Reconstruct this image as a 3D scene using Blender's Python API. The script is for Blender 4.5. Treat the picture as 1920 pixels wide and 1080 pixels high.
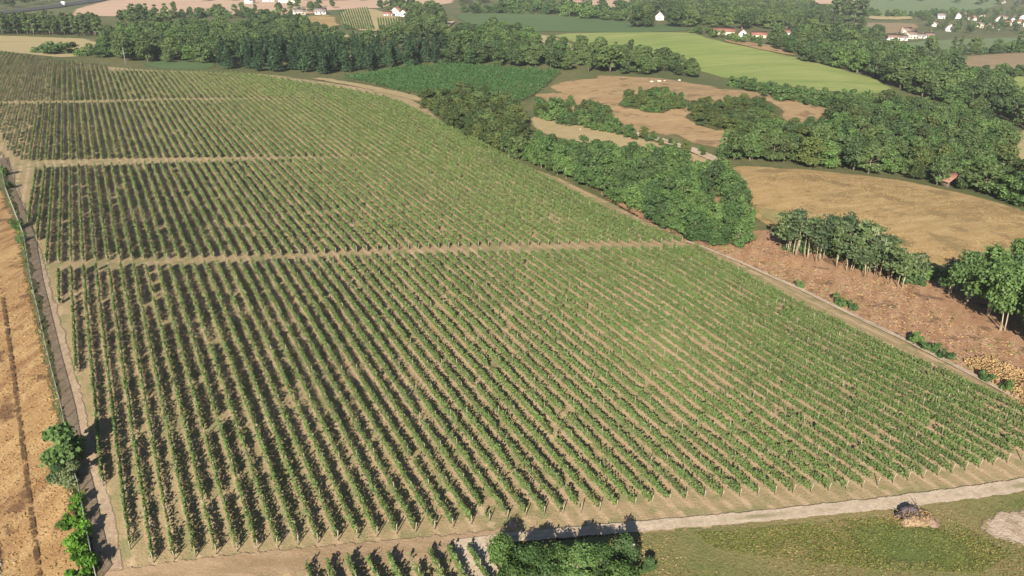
import bpy, math, random
import numpy as np
from mathutils import Vector
from mathutils.geometry import delaunay_2d_cdt

# ------------------------------------------------------------------ camera, sky, sun, exposure
R = math.radians
for o in list(bpy.data.objects):
    bpy.data.objects.remove(o)
sc = bpy.context.scene
COL = sc.collection
F_PX, PITCH, CAM_Z = 1478.0, R(24.0), 60.0
cam = bpy.data.cameras.new('camera')
cam.sensor_width = 36.0
cam.lens = 36.0 * F_PX / 1920.0
cam.clip_start = 0.5
cam.clip_end = 9000.0
cam_o = bpy.data.objects.new('camera', cam)
COL.objects.link(cam_o)
cam_o.location = (0, 0, CAM_Z)
cam_o.rotation_euler = (R(90) - PITCH, 0, 0)
sc.camera = cam_o

SUN_EL, SHADOW_AZ = R(27.5), R(12.5)
world = bpy.data.worlds.new('World')
sc.world = world
world.use_nodes = True
wn = world.node_tree
sky = wn.nodes.new('ShaderNodeTexSky')
sky.sky_type = 'NISHITA'
sky.sun_disc = False
sky.sun_elevation = SUN_EL
sky.sun_rotation = SHADOW_AZ + math.pi
sky.air_density = 0.8
sky.dust_density = 0.3
bg = wn.nodes['Background']
bg.inputs['Strength'].default_value = 0.05
wn.links.new(sky.outputs['Color'], bg.inputs['Color'])

sun = bpy.data.lights.new('sun', 'SUN')
sun.energy = 5.0
sun.angle = R(0.5)
sun.color = (1.0, 0.92, 0.80)
sun_o = bpy.data.objects.new('sun', sun)
COL.objects.link(sun_o)
sun_o.location = (-40, -200, 150)
sd = Vector((math.sin(SHADOW_AZ) * math.cos(SUN_EL), math.cos(SHADOW_AZ) * math.cos(SUN_EL), -math.sin(SUN_EL)))
sun_o.rotation_euler = sd.to_track_quat('-Z', 'Y').to_euler()

sc.view_settings.view_transform = 'Standard'
sc.view_settings.look = 'None'
sc.view_settings.exposure = 1.1
sc.view_settings.gamma = 1.0
sc.view_settings.use_curve_mapping = False
sc.render.engine = 'CYCLES'
sc.cycles.use_denoising = True
sc.cycles.max_bounces = 6
sc.cycles.transparent_max_bounces = 4
HAZE_DENSITY = 0.00009

rng = np.random.default_rng(7)
random.seed(7)

# ------------------------------------------------------------------ terrain
def ray(px, py):
    """camera ray of a photograph pixel (1920 wide): forward, right, down per unit of depth"""
    v = (np.asarray(py, float) - 540.0) / F_PX
    h = (np.asarray(px, float) - 960.0) / F_PX
    fwd = math.cos(PITCH) - v * math.sin(PITCH)
    down = math.sin(PITCH) + v * math.cos(PITCH)
    return h, fwd, down

CTRL = [  # pixel x, pixel y, metres below the camera
    (225,1060,60),(970,995,60),(1600,930,60),(1900,870,60),(1920,770,59.5),(1290,455,59),(700,700,58.6),(1300,700,59.6),
    (110,510,55),(700,490,57.6),(40,310,57),(640,297,58.5),(874,250,59.3),(100,190,58),(480,182,58.6),(677,160,59),
    (100,130,58),(400,137,58.7),(0,108,58),(300,400,56.5),(230,250,57.6),(60,700,57),(0,900,59.5),(20,1080,61),(150,800,57.6),
    (1500,1060,60.5),(1900,1000,60.5),(1000,1080,60.5),
    (1250,400,61.5),(1000,290,60.8),(1430,470,61),(1700,600,60.5),(1900,690,60),
    (1600,430,61.2),(1450,330,60.5),(1620,345,60.5),(1800,372,61.5),(1910,402,62.2),(1800,480,61),
    (1560,298,64.5),(1700,300,66),(1850,310,68),(1905,270,71),(1420,292,62.5),
    (1100,200,61.8),(1090,147,59.8),(1230,154,59.2),(1400,178,60.2),(1320,265,62.5),(1180,235,61.8),(1100,255,61.5),(1550,220,62.5),
    (1200,128,62.5),(1360,148,64),(1100,72,62),(1300,66,61.5),(1500,112,65.5),(1650,160,70),(1400,100,63),
    (1800,180,76),(1700,115,78),(1900,220,77),(1560,100,72),
    (700,145,60.3),(900,165,61.3),(1000,160,61.5),(850,128,61.5),(870,225,60.5),
    (700,112,62.5),(500,110,62),(300,105,61),(100,88,62),(200,35,66),(400,20,68),(640,42,65.5),(740,42,66),(570,38,66),
    (1000,42,65.5),(870,45,65),(1000,8,72),(1200,25,76),(1350,35,74),(1390,66,63.5),(1480,68,72),
    (1500,20,92),(1650,15,100),(1650,55,91),(1800,40,101),(1900,50,104),(1700,78,89),(1800,88,86),(1905,100,84),(1905,150,80),
    (100,5,74),(600,5,72),(900,0,74),
]
def logpolar(X, Y):
    r = np.sqrt(X * X + Y * Y)
    k = np.log1p(r / 30.0) / np.maximum(r, 1e-6)
    return X * k, Y * k
_cx, _cy, _cz = [], [], []
for px, py, d in CTRL:
    h, f, dn = ray(px, py)
    z = d / dn
    _cx.append(h * z); _cy.append(f * z); _cz.append(CAM_Z - d)
for a in range(0, 360, 20):
    s, c = math.sin(R(a)), math.cos(R(a))
    front = max(0.0, c)
    _cx.append(s * 3500); _cy.append(c * 3500); _cz.append(-42 * front - 14 * (1 - front))
    if c < 0.3:
        _cx.append(s * 60); _cy.append(c * 60); _cz.append(-0.6)
        _cx.append(s * 400); _cy.append(c * 400); _cz.append(-3)
_cx, _cy, _cz = map(np.array, (_cx, _cy, _cz))
_px, _py = logpolar(_cx, _cy)
def _phi(r2):
    return r2 * np.log(r2 + 1e-9)
_n = len(_cx)
_A = np.zeros((_n + 3, _n + 3))
_A[:_n, :_n] = _phi((_px[:, None] - _px) ** 2 + (_py[:, None] - _py) ** 2) + np.eye(_n) * 0.02
_A[:_n, _n] = 1; _A[:_n, _n + 1] = _px; _A[:_n, _n + 2] = _py
_A[_n:, :_n] = _A[:_n, _n:].T
_w = np.linalg.solve(_A, np.concatenate([_cz, np.zeros(3)]))
def H(X, Y):
    X = np.atleast_1d(np.asarray(X, float)); Y = np.atleast_1d(np.asarray(Y, float))
    out = np.empty(X.shape); xf, yf, of = X.ravel(), Y.ravel(), out.ravel()
    for i in range(0, xf.size, 20000):
        a, b = logpolar(xf[i:i+20000], yf[i:i+20000])
        of[i:i+20000] = _phi((a[:, None] - _px) ** 2 + (b[:, None] - _py) ** 2) @ _w[:_n] + _w[_n] + _w[_n+1] * a + _w[_n+2] * b
    return of.reshape(X.shape)
_T = 45.0 * (3200 / 45.0) ** np.linspace(0, 1, 340)
def ground(pts):
    """where the camera rays of photograph pixels meet the terrain: N x 2 world XY"""
    pts = np.asarray(pts, float).reshape(-1, 2)
    h, f, dn = ray(pts[:, 0], pts[:, 1])
    X = h[:, None] * _T; Y = f[:, None] * _T; Z = CAM_Z - dn[:, None] * _T
    g = Z - H(X, Y)
    below = g < 0
    k = np.where(below.any(1), below.argmax(1), len(_T) - 1)
    k = np.maximum(k, 1)
    i = np.arange(len(pts))
    g0, g1 = g[i, k-1], g[i, k]
    s = np.clip(np.where(np.abs(g0 - g1) > 1e-9, g0 / (g0 - g1), 1.0), 0, 1)
    t = _T[k-1] + s * (_T[k] - _T[k-1])
    return np.stack([h * t, f * t], 1)
def gpt(px, py):
    x, y = ground([(px, py)])[0]
    return float(x), float(y), float(H(x, y)[0])
def inside(poly, x, y):
    poly = np.asarray(poly); x = np.asarray(x); y = np.asarray(y)
    res = np.zeros(x.shape, bool)
    j = len(poly) - 1
    for i in range(len(poly)):
        xi, yi = poly[i]; xj, yj = poly[j]
        c = ((yi > y) != (yj > y)) & (x < (xj - xi) * (y - yi) / ((yj - yi) or 1e-12) + xi)
        res ^= c
        j = i
    return res

# ------------------------------------------------------------------ materials
def node_mat(name):
    m = bpy.data.materials.new(name)
    m.use_nodes = True
    nt = m.node_tree
    b = nt.nodes['Principled BSDF']
    b.inputs['Roughness'].default_value = 0.9
    b.inputs['Specular IOR Level'].default_value = 0.15
    return m, nt, b
def _noise(nt, vec, scale, detail=4.0, rough=0.55):
    n = nt.nodes.new('ShaderNodeTexNoise')
    n.inputs['Scale'].default_value = scale
    n.inputs['Detail'].default_value = detail
    n.inputs['Roughness'].default_value = rough
    nt.links.new(vec, n.inputs['Vector'])
    return n.outputs['Fac']
def _ramp(nt, fac, a, b):
    n = nt.nodes.new('ShaderNodeMapRange')
    n.inputs['From Min'].default_value = a
    n.inputs['From Max'].default_value = b
    nt.links.new(fac, n.inputs['Value'])
    return n.outputs['Result']
def _mix(nt, fac, c1, c2, mode='MIX'):
    n = nt.nodes.new('ShaderNodeMix')
    n.data_type = 'RGBA'; n.blend_type = mode
    for key, v in (('A', c1), ('B', c2)):
        s = [x for x in n.inputs if x.name == key and x.type == 'RGBA'][0]
        if isinstance(v, (tuple, list)):
            s.default_value = (*v[:3], 1)
        else:
            nt.links.new(v, s)
    if isinstance(fac, (int, float)):
        n.inputs['Factor'].default_value = fac
    else:
        nt.links.new(fac, n.inputs['Factor'])
    return [x for x in n.outputs if x.type == 'RGBA'][0]
def ground_mat(name, c1, c2, c3, big=0.04, small=0.9, spots=None, az=None, stretch=6.0, bump=0.25, rows=None, ruts=None, fade=True):
    """soil or grass: broad patches c1/c2, fine grain c3, optional streaks along azimuth az, optional planted-row strips"""
    m, nt, b = node_mat(name)
    geo = nt.nodes.new('ShaderNodeNewGeometry')
    pos = geo.outputs['Position']
    f1 = _ramp(nt, _noise(nt, pos, big, 5, 0.6), 0.38, 0.62)
    col = _mix(nt, f1, c1, c2)
    vec = pos
    if az is not None:
        rot = nt.nodes.new('ShaderNodeVectorRotate'); rot.rotation_type = 'Z_AXIS'
        rot.inputs['Angle'].default_value = az
        nt.links.new(pos, rot.inputs['Vector'])
        mp = nt.nodes.new('ShaderNodeMapping')
        mp.inputs['Scale'].default_value = (1, 1.0 / stretch, 1)
        nt.links.new(rot.outputs['Vector'], mp.inputs['Vector'])
        vec = mp.outputs['Vector']
    f2 = _ramp(nt, _noise(nt, vec, small, 6, 0.7), 0.42, 0.66)
    col = _mix(nt, f2, col, c3)
    f3 = _ramp(nt, _noise(nt, pos, 3.2, 4, 0.8), 0.25, 0.75)
    dark = _mix(nt, f3, (0.72, 0.72, 0.72), (1.22, 1.2, 1.16))
    col = _mix(nt, 1.0, col, dark, 'MULTIPLY')
    if spots:
        f4 = _ramp(nt, _noise(nt, pos, spots[1], 3, 0.6), spots[2], spots[2] + 0.08)
        col = _mix(nt, f4, col, spots[0])
    if rows:
        rot = nt.nodes.new('ShaderNodeVectorRotate'); rot.rotation_type = 'Z_AXIS'
        rot.inputs['Angle'].default_value = -rows[0]
        nt.links.new(pos, rot.inputs['Vector'])
        sp = nt.nodes.new('ShaderNodeSeparateXYZ')
        nt.links.new(rot.outputs['Vector'], sp.inputs[0])
        nz = nt.nodes.new('ShaderNodeMath'); nz.operation = 'MULTIPLY_ADD'
        nt.links.new(_noise(nt, pos, 0.6, 3), nz.inputs[0]); nz.inputs[1].default_value = 0.5
        nt.links.new(sp.outputs['X'], nz.inputs[2])
        sh = nt.nodes.new('ShaderNodeMath'); sh.operation = 'ADD'
        nt.links.new(nz.outputs[0], sh.inputs[0]); sh.inputs[1].default_value = rows[4]
        mm = nt.nodes.new('ShaderNodeMath'); mm.operation = 'PINGPONG'
        nt.links.new(sh.outputs[0], mm.inputs[0]); mm.inputs[1].default_value = rows[1] / 2
        f5 = _ramp(nt, mm.outputs[0], 0.2, 0.55)
        f5b = nt.nodes.new('ShaderNodeMath'); f5b.operation = 'MULTIPLY'
        nt.links.new(f5, f5b.inputs[0]); f5b.inputs[1].default_value = rows[3]
        col = _mix(nt, f5b.outputs[0], col, rows[2])
    if ruts:
        # a worn road: grassier crown between two bare wheel tracks
        at = nt.nodes.new('ShaderNodeAttribute'); at.attribute_name = 'across'
        ab = nt.nodes.new('ShaderNodeMath'); ab.operation = 'ABSOLUTE'
        nt.links.new(at.outputs['Fac'], ab.inputs[0])
        mid = _ramp(nt, ab.outputs[0], 0.34, 0.10)
        m1 = nt.nodes.new('ShaderNodeMath'); m1.operation = 'MULTIPLY'
        nt.links.new(mid, m1.inputs[0]); nt.links.new(_ramp(nt, _noise(nt, pos, 0.09, 4, 0.7), 0.47, 0.6), m1.inputs[1])
        col = _mix(nt, m1.outputs[0], col, ruts)
    nt.links.new(col, b.inputs['Base Color'])
    if fade:
        # ragged outline: the sheet breaks up into patches over the last stretch before its edge
        ed = nt.nodes.new('ShaderNodeAttribute'); ed.attribute_name = 'edge'
        sm = nt.nodes.new('ShaderNodeMath'); sm.operation = 'MULTIPLY_ADD'
        nt.links.new(_noise(nt, pos, 1.1, 5, 0.75), sm.inputs[0]); sm.inputs[1].default_value = 1.5
        nt.links.new(ed.outputs['Fac'], sm.inputs[2])
        al = _ramp(nt, sm.outputs[0], 0.95, 1.15)
        nt.links.new(al, b.inputs['Alpha'])
    bp = nt.nodes.new('ShaderNodeBump')
    bp.inputs['Strength'].default_value = bump
    bp.inputs['Distance'].default_value = 0.25
    nt.links.new(f3, bp.inputs['Height'])
    nt.links.new(bp.outputs['Normal'], b.inputs['Normal'])
    return m
def leaf_mat(name, c1, c2, c3, trans=0.25, calm=False):
    """leaves: varied per leaf and per plant, a little light comes through"""
    m, nt, b = node_mat(name)
    geo = nt.nodes.new('ShaderNodeNewGeometry')
    oi = nt.nodes.new('ShaderNodeObjectInfo')
    col = _mix(nt, geo.outputs['Random Per Island'], c1, c2)
    n = _ramp(nt, _noise(nt, geo.outputs['Position'], 0.22, 3), 0.4, 0.65)
    col = _mix(nt, n, col, c3)
    lo, hi = ((0.88, 0.9, 0.9), (1.12, 1.1, 1.05)) if calm else ((0.62, 0.70, 0.72), (1.4, 1.38, 1.15))
    br = _mix(nt, oi.outputs['Random'], lo, hi)
    col = _mix(nt, 1.0, col, br, 'MULTIPLY')
    nt.links.new(col, b.inputs['Base Color'])
    b.inputs['Roughness'].default_value = 0.6
    b.inputs['Specular IOR Level'].default_value = 0.25
    tr = nt.nodes.new('ShaderNodeBsdfTranslucent')
    tc = _mix(nt, 1.0, col, (1.1, 1.25, 0.6), 'MULTIPLY')
    nt.links.new(tc, tr.inputs['Color'])
    mx = nt.nodes.new('ShaderNodeMixShader')
    mx.inputs[0].default_value = trans
    nt.links.new(b.outputs[0], mx.inputs[1]); nt.links.new(tr.outputs[0], mx.inputs[2])
    nt.links.new(mx.outputs[0], nt.nodes['Material Output'].inputs['Surface'])
    return m
def plain_mat(name, c, var=0.25, scale=2.0, rough=0.85):
    m, nt, b = node_mat(name)
    tc = nt.nodes.new('ShaderNodeTexCoord')
    f = _ramp(nt, _noise(nt, tc.outputs['Object'], scale, 5), 0.3, 0.7)
    lo = tuple(x * (1 - var) for x in c); hi = tuple(min(1, x * (1 + var)) for x in c)
    nt.links.new(_mix(nt, f, lo, hi), b.inputs['Base Color'])
    b.inputs['Roughness'].default_value = rough
    return m

ROW_AZ = R(27.5)
_q = ground([(112, 560)])[0]
ROW_V0 = float(_q[0] * math.cos(ROW_AZ) + _q[1] * math.sin(ROW_AZ))
ROW_PHASE = -0.25 - (ROW_V0 % 2.0)
M = {}
M['ground'] = ground_mat('meadow_ground', (0.095,0.11,0.042), (0.15,0.135,0.065), (0.08,0.10,0.036), 0.02, 0.3, fade=False)
M['vine_soil'] = ground_mat('vineyard_soil', (0.39,0.275,0.17), (0.335,0.255,0.145), (0.455,0.335,0.215), 0.03, 0.7, spots=((0.225,0.21,0.10), 0.3, 0.52), az=-ROW_AZ, bump=0.4, rows=(ROW_AZ, 2.0, (0.225,0.18,0.088), 0.55, ROW_PHASE))
M['stubble'] = ground_mat('stubble', (0.38,0.24,0.108), (0.25,0.138,0.064), (0.46,0.31,0.15), 0.09, 0.5, spots=((0.16,0.09,0.048), 0.22, 0.57), az=R(10), stretch=5, bump=0.6)
M['track'] = ground_mat('pale_track_soil', (0.315,0.235,0.16), (0.26,0.19,0.125), (0.37,0.285,0.20), 0.1, 0.8, bump=0.3)
M['road'] = ground_mat('gravel_road', (0.42,0.335,0.25), (0.36,0.285,0.205), (0.49,0.40,0.305), 0.12, 0.9, bump=0.25, ruts=(0.24,0.205,0.115))
M['brown_road'] = ground_mat('earth_road', (0.29,0.20,0.12), (0.255,0.18,0.105), (0.36,0.255,0.165), 0.12, 0.9, az=R(-80), bump=0.3, ruts=(0.23,0.165,0.09))
M['rough_grass'] = ground_mat('rough_grass', (0.085,0.13,0.034), (0.29,0.215,0.105), (0.20,0.185,0.075), 0.032, 0.9, spots=((0.29,0.19,0.10), 0.16, 0.62), bump=0.6)
M['lush'] = ground_mat('lush_grass', (0.115,0.145,0.042), (0.16,0.165,0.058), (0.095,0.125,0.036), 0.1, 1.2, bump=0.6)
M['straw_ground'] = ground_mat('straw_ground', (0.30,0.21,0.105), (0.25,0.185,0.085), (0.34,0.25,0.13), 0.08, 1.0, bump=0.6)
M['sand'] = ground_mat('bare_sand', (0.44,0.34,0.25), (0.32,0.235,0.16), (0.54,0.44,0.34), 0.25, 0.9, spots=((0.27,0.21,0.11), 0.5, 0.55), bump=0.6)
M['clearcut'] = ground_mat('clear_felled_soil', (0.38,0.215,0.12), (0.30,0.165,0.092), (0.46,0.295,0.18), 0.09, 0.6, spots=((0.19,0.115,0.07), 0.3, 0.57), az=R(-62+90), bump=0.7)
M['dry_field'] = ground_mat('dry_pasture', (0.36,0.24,0.105), (0.275,0.19,0.085), (0.42,0.30,0.15), 0.025, 0.5, spots=((0.235,0.165,0.075), 0.12, 0.53), az=R(70), stretch=5, bump=0.4)
M['scrub'] = ground_mat('scrub_ground', (0.085,0.105,0.035), (0.13,0.125,0.05), (0.07,0.09,0.03), 0.1, 0.5, bump=0.8)
M['greenish'] = ground_mat('half_green_pasture', (0.25,0.215,0.09), (0.31,0.235,0.10), (0.23,0.20,0.085), 0.04, 0.4, bump=0.4)
M['strip'] = ground_mat('pale_stubble', (0.34,0.265,0.14), (0.31,0.245,0.125), (0.37,0.29,0.16), 0.03, 0.3)
M['clearing'] = ground_mat('parched_clearing', (0.325,0.22,0.115), (0.27,0.18,0.092), (0.385,0.27,0.15), 0.025, 0.3, spots=((0.20,0.135,0.07), 0.13, 0.56), az=R(65), stretch=3, bump=0.5)
M['yellow_green'] = ground_mat('ripening_field', (0.215,0.265,0.075), (0.28,0.30,0.105), (0.165,0.22,0.062), 0.015, 0.16, spots=((0.33,0.29,0.14), 0.02, 0.62), az=R(60), stretch=10, bump=0.3)
M['crop'] = ground_mat('dark_crop', (0.085,0.135,0.055), (0.10,0.15,0.06), (0.075,0.125,0.05), 0.01, 0.1, az=R(75), stretch=14, bump=0.3)
M['vine_far'] = ground_mat('far_vineyard_soil', (0.12,0.12,0.05), (0.15,0.14,0.06), (0.10,0.11,0.045), 0.03, 0.4)  # darker soil colour than under the near rows
M['tan'] = ground_mat('tan_field', (0.36,0.29,0.15), (0.32,0.26,0.13), (0.39,0.32,0.17), 0.015, 0.1, az=R(80), stretch=12)
M['pink'] = ground_mat('ploughed_field', (0.46,0.315,0.22), (0.42,0.29,0.195), (0.50,0.35,0.25), 0.008, 0.06, az=R(75), stretch=16)
M['teal'] = ground_mat('green_meadow', (0.135,0.185,0.085), (0.15,0.195,0.09), (0.125,0.175,0.08), 0.01, 0.08)
M['brownish'] = ground_mat('fallow_field', (0.25,0.18,0.11), (0.215,0.165,0.095), (0.28,0.205,0.125), 0.012, 0.08)
M['asphalt'] = ground_mat('asphalt', (0.06,0.062,0.066), (0.05,0.052,0.056), (0.07,0.071,0.074), 0.05, 0.5, bump=0.1)
M['furrow_soil'] = ground_mat('dark_earth', (0.10,0.06,0.035), (0.13,0.075,0.04), (0.16,0.095,0.05), 0.3, 1.2, bump=0.8)
M['white_gravel'] = ground_mat('white_gravel', (0.62,0.61,0.58), (0.55,0.54,0.51), (0.68,0.67,0.64), 0.3, 1.5)
M['vine'] = leaf_mat('vine_leaves', (0.078,0.136,0.034), (0.146,0.206,0.066), (0.132,0.166,0.060), 0.25, True)
M['vine_dull'] = leaf_mat('dull_vine_leaves', (0.085,0.125,0.045), (0.140,0.170,0.070), (0.120,0.145,0.060), 0.3, True)
M['vine_dark'] = leaf_mat('dark_vine_leaves', (0.035,0.095,0.028), (0.060,0.130,0.040), (0.045,0.105,0.030), 0.25, True)
M['leaf_a'] = leaf_mat('acacia_leaves', (0.052,0.104,0.034), (0.100,0.158,0.053), (0.082,0.132,0.046))
M['leaf_b'] = leaf_mat('oak_leaves', (0.052,0.092,0.034), (0.098,0.138,0.054), (0.080,0.112,0.044))
M['leaf_c'] = leaf_mat('grey_green_leaves', (0.085,0.115,0.060), (0.140,0.165,0.090), (0.120,0.140,0.075))
M['leaf_d'] = leaf_mat('fresh_leaves', (0.055,0.110,0.028), (0.105,0.165,0.048), (0.080,0.130,0.036), 0.3)
M['leaf_e'] = leaf_mat('pale_acacia_leaves', (0.070,0.110,0.050), (0.115,0.150,0.070), (0.095,0.130,0.060), 0.3)
M['leaf_olive'] = leaf_mat('olive_leaves', (0.058,0.084,0.026), (0.095,0.122,0.040), (0.085,0.100,0.037))
M['leaf_bright'] = leaf_mat('bright_leaves', (0.080,0.180,0.020), (0.120,0.230,0.035), (0.090,0.190,0.025), 0.35)
M['needles'] = leaf_mat('pine_needles', (0.026,0.060,0.030), (0.050,0.085,0.042), (0.036,0.070,0.034), 0.1)
M['straw'] = leaf_mat('dry_grass_blades', (0.31,0.195,0.085), (0.43,0.29,0.135), (0.23,0.135,0.065), 0.2)
M['green_blade'] = leaf_mat('green_grass_blades', (0.11,0.145,0.035), (0.22,0.20,0.06), (0.15,0.16,0.045), 0.25)
M['bark'] = plain_mat('bark', (0.16,0.125,0.09), 0.4, 3)
M['pale_bark'] = plain_mat('pale_bark', (0.36,0.30,0.21), 0.3, 3)
M['post'] = plain_mat('weathered_post_wood', (0.28,0.235,0.165), 0.3, 4)
M['stick'] = plain_mat('dead_wood', (0.40,0.29,0.20), 0.4, 4)
M['log'] = leaf_mat('fresh_cut_wood', (0.37,0.225,0.11), (0.50,0.33,0.17), (0.28,0.17,0.085), 0.0)
M['brush'] = plain_mat('dry_brushwood', (0.27,0.19,0.12), 0.45, 3)
M['char'] = plain_mat('charred_wood', (0.075,0.06,0.065), 0.5, 3)
M['zinc'] = plain_mat('galvanised_steel', (0.24,0.24,0.235), 0.15, 3, 0.55)
M['white_wall'] = plain_mat('white_render', (0.62,0.595,0.55), 0.08, 1)
M['cream_wall'] = plain_mat('cream_render', (0.52,0.455,0.36), 0.08, 1)
M['red_roof'] = plain_mat('red_roof_tiles', (0.25,0.115,0.085), 0.25, 1.5)
M['brown_roof'] = plain_mat('brown_roof_tiles', (0.20,0.135,0.105), 0.25, 1.5)
M['grey_roof'] = plain_mat('grey_roof_tiles', (0.21,0.18,0.165), 0.2, 1.5)
M['rust_roof'] = plain_mat('rusty_roof_sheet', (0.25,0.125,0.085), 0.3, 1.5)
M['glass'] = plain_mat('window_glass', (0.035,0.04,0.05), 0.2, 1, 0.15)
M['plank'] = plain_mat('old_planks', (0.13,0.10,0.075), 0.35, 2)
M['stone'] = plain_mat('pale_limestone', (0.50,0.44,0.36), 0.25, 1.5)
M['rubber'] = plain_mat('tyre_rubber', (0.02,0.02,0.02), 0.2, 2)
M['paint_white'] = plain_mat('white_paint', (0.75,0.76,0.78), 0.04, 1, 0.45)

# ------------------------------------------------------------------ mesh helpers
def np_mesh(name, V, F, material, smooth=False):
    """one mesh from an N x 3 array and a list of (M x k) face-index arrays"""
    me = bpy.data.meshes.new(name)
    V = np.asarray(V, np.float32)
    if not isinstance(F, (list, tuple)):
        F = [F]
    F = [np.asarray(f, np.int32) for f in F if len(f)]
    me.vertices.add(len(V)); me.vertices.foreach_set('co', V.ravel())
    idx = np.concatenate([f.ravel() for f in F])
    tot = np.concatenate([np.full(len(f), f.shape[1], np.int32) for f in F])
    start = np.concatenate([[0], np.cumsum(tot)[:-1]]).astype(np.int32)
    me.loops.add(len(idx)); me.loops.foreach_set('vertex_index', idx)
    me.polygons.add(len(tot)); me.polygons.foreach_set('loop_start', start)
    me.polygons.foreach_set('loop_total', tot)
    if smooth:
        me.polygons.foreach_set('use_smooth', np.ones(len(tot), bool))
    me.update(calc_edges=True)
    if material is not None:
        me.materials.append(material)
    return me
def link(name, data, parent=None, loc=(0,0,0), rz=0.0, scale=None):
    o = bpy.data.objects.new(name, data)
    COL.objects.link(o)
    o.location = loc
    o.rotation_euler = (0, 0, rz)
    if scale is not None:
        o.scale = scale if hasattr(scale, '__len__') else (scale,) * 3
    if parent is not None:
        o.parent = parent
    return o
def tag(o, label=None, cat=None, group=None, kind=None):
    if label: o['label'] = label
    if cat: o['category'] = cat
    if group: o['group'] = group
    if kind: o['kind'] = kind
    return o
class MB:
    """collects boxes, tubes and leaves into one mesh"""
    def __init__(s): s.v, s.q, s.t, s.n = [], [], [], 0
    def add(s, V, Q=(), T=()):
        s.v.append(np.asarray(V, float))
        if len(Q): s.q.append(np.asarray(Q, int) + s.n)
        if len(T): s.t.append(np.asarray(T, int) + s.n)
        s.n += len(V)
    def box(s, c, size, rz=0.0):
        sx, sy, sz = (x / 2 for x in size)
        V = np.array([(-sx,-sy,-sz),(sx,-sy,-sz),(sx,sy,-sz),(-sx,sy,-sz),(-sx,-sy,sz),(sx,-sy,sz),(sx,sy,sz),(-sx,sy,sz)])
        ca, sa = math.cos(rz), math.sin(rz)
        V = np.stack([V[:,0]*ca - V[:,1]*sa, V[:,0]*sa + V[:,1]*ca, V[:,2]], 1) + np.asarray(c)
        s.add(V, [(0,3,2,1),(4,5,6,7),(0,1,5,4),(1,2,6,5),(2,3,7,6),(3,0,4,7)])
    def tube(s, pts, radii, k=6):
        pts = np.asarray(pts, float); n = len(pts)
        V = []
        for i in range(n):
            d = pts[min(i+1, n-1)] - pts[max(i-1, 0)]
            d = d / (np.linalg.norm(d) + 1e-9)
            a = np.cross(d, (0.0, 0.0, 1.0) if abs(d[2]) < 0.9 else (1.0, 0.0, 0.0)); a /= np.linalg.norm(a)
            b = np.cross(d, a)
            for j in range(k):
                t = 2 * math.pi * j / k
                V.append(pts[i] + radii[i] * (math.cos(t) * a + math.sin(t) * b))
        Q = [(i*k+j, i*k+(j+1)%k, (i+1)*k+(j+1)%k, (i+1)*k+j) for i in range(n-1) for j in range(k)]
        T = [((n-1)*k, (n-1)*k+j, (n-1)*k+j+1) for j in range(1, k-1)] + [(0, j+1, j) for j in range(1, k-1)]
        s.add(V, Q, T)
    def leaves(s, C, N, size, aspect=0.6, r=None):
        V = leaf_verts(C, N, size, aspect, r)
        s.add(V, np.arange(len(V)).reshape(-1, 4))
    def mesh(s, name, material, smooth=False):
        F = []
        if s.q: F.append(np.concatenate(s.q))
        if s.t: F.append(np.concatenate(s.t))
        return np_mesh(name, np.concatenate(s.v), F, material, smooth)
def leaf_verts(C, N, size, aspect=0.6, r=None):
    r = r if r is not None else rng
    C = np.asarray(C, float); n = len(C)
    N = N / (np.linalg.norm(N, axis=1, keepdims=True) + 1e-9)
    t = r.normal(size=(n, 3)); t -= (t * N).sum(1, keepdims=True) * N
    t /= np.linalg.norm(t, axis=1, keepdims=True) + 1e-9
    b = np.cross(N, t)
    s = (np.asarray(size) * np.ones(n))[:, None]
    bend = N * s * 0.12
    return np.stack([C - t * s - bend, C + b * s * aspect, C + t * s - bend, C - b * s * aspect], 1).reshape(-1, 3)

# ------------------------------------------------------------------ the ground sheet and the fields laid on it
RAD = np.concatenate([[8.0], 20.0 * (4000 / 20.0) ** np.linspace(0, 1, 190)])
ANG = np.concatenate([np.radians(np.arange(-52, 52.01, 0.6)), np.radians(np.arange(56, 307, 4.0))])
_rr, _aa = np.meshgrid(RAD, ANG, indexing='ij')
GX, GY = _rr * np.sin(_aa), _rr * np.cos(_aa)
GZ = H(GX, GY)
na = len(ANG)
V = np.concatenate([np.stack([GX.ravel(), GY.ravel(), GZ.ravel()], 1), [[0, 0, float(GZ[0].mean())]]])
ii, jj = np.meshgrid(np.arange(len(RAD) - 1), np.arange(na), indexing='ij')
j2 = (jj + 1) % na
Q = np.stack([ii*na+jj, (ii+1)*na+jj, (ii+1)*na+j2, ii*na+j2], -1).reshape(-1, 4)[:, ::-1]
T = np.stack([np.full(na, len(V)-1), np.arange(na), (np.arange(na)+1) % na], 1)[:, ::-1]
tag(link('ground', np_mesh('ground', V, [Q, T], M['ground'], True)), 'rolling open ground under the vineyard, fields and woods', kind='structure')
GRID = np.stack([GX.ravel(), GY.ravel()], 1)

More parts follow.
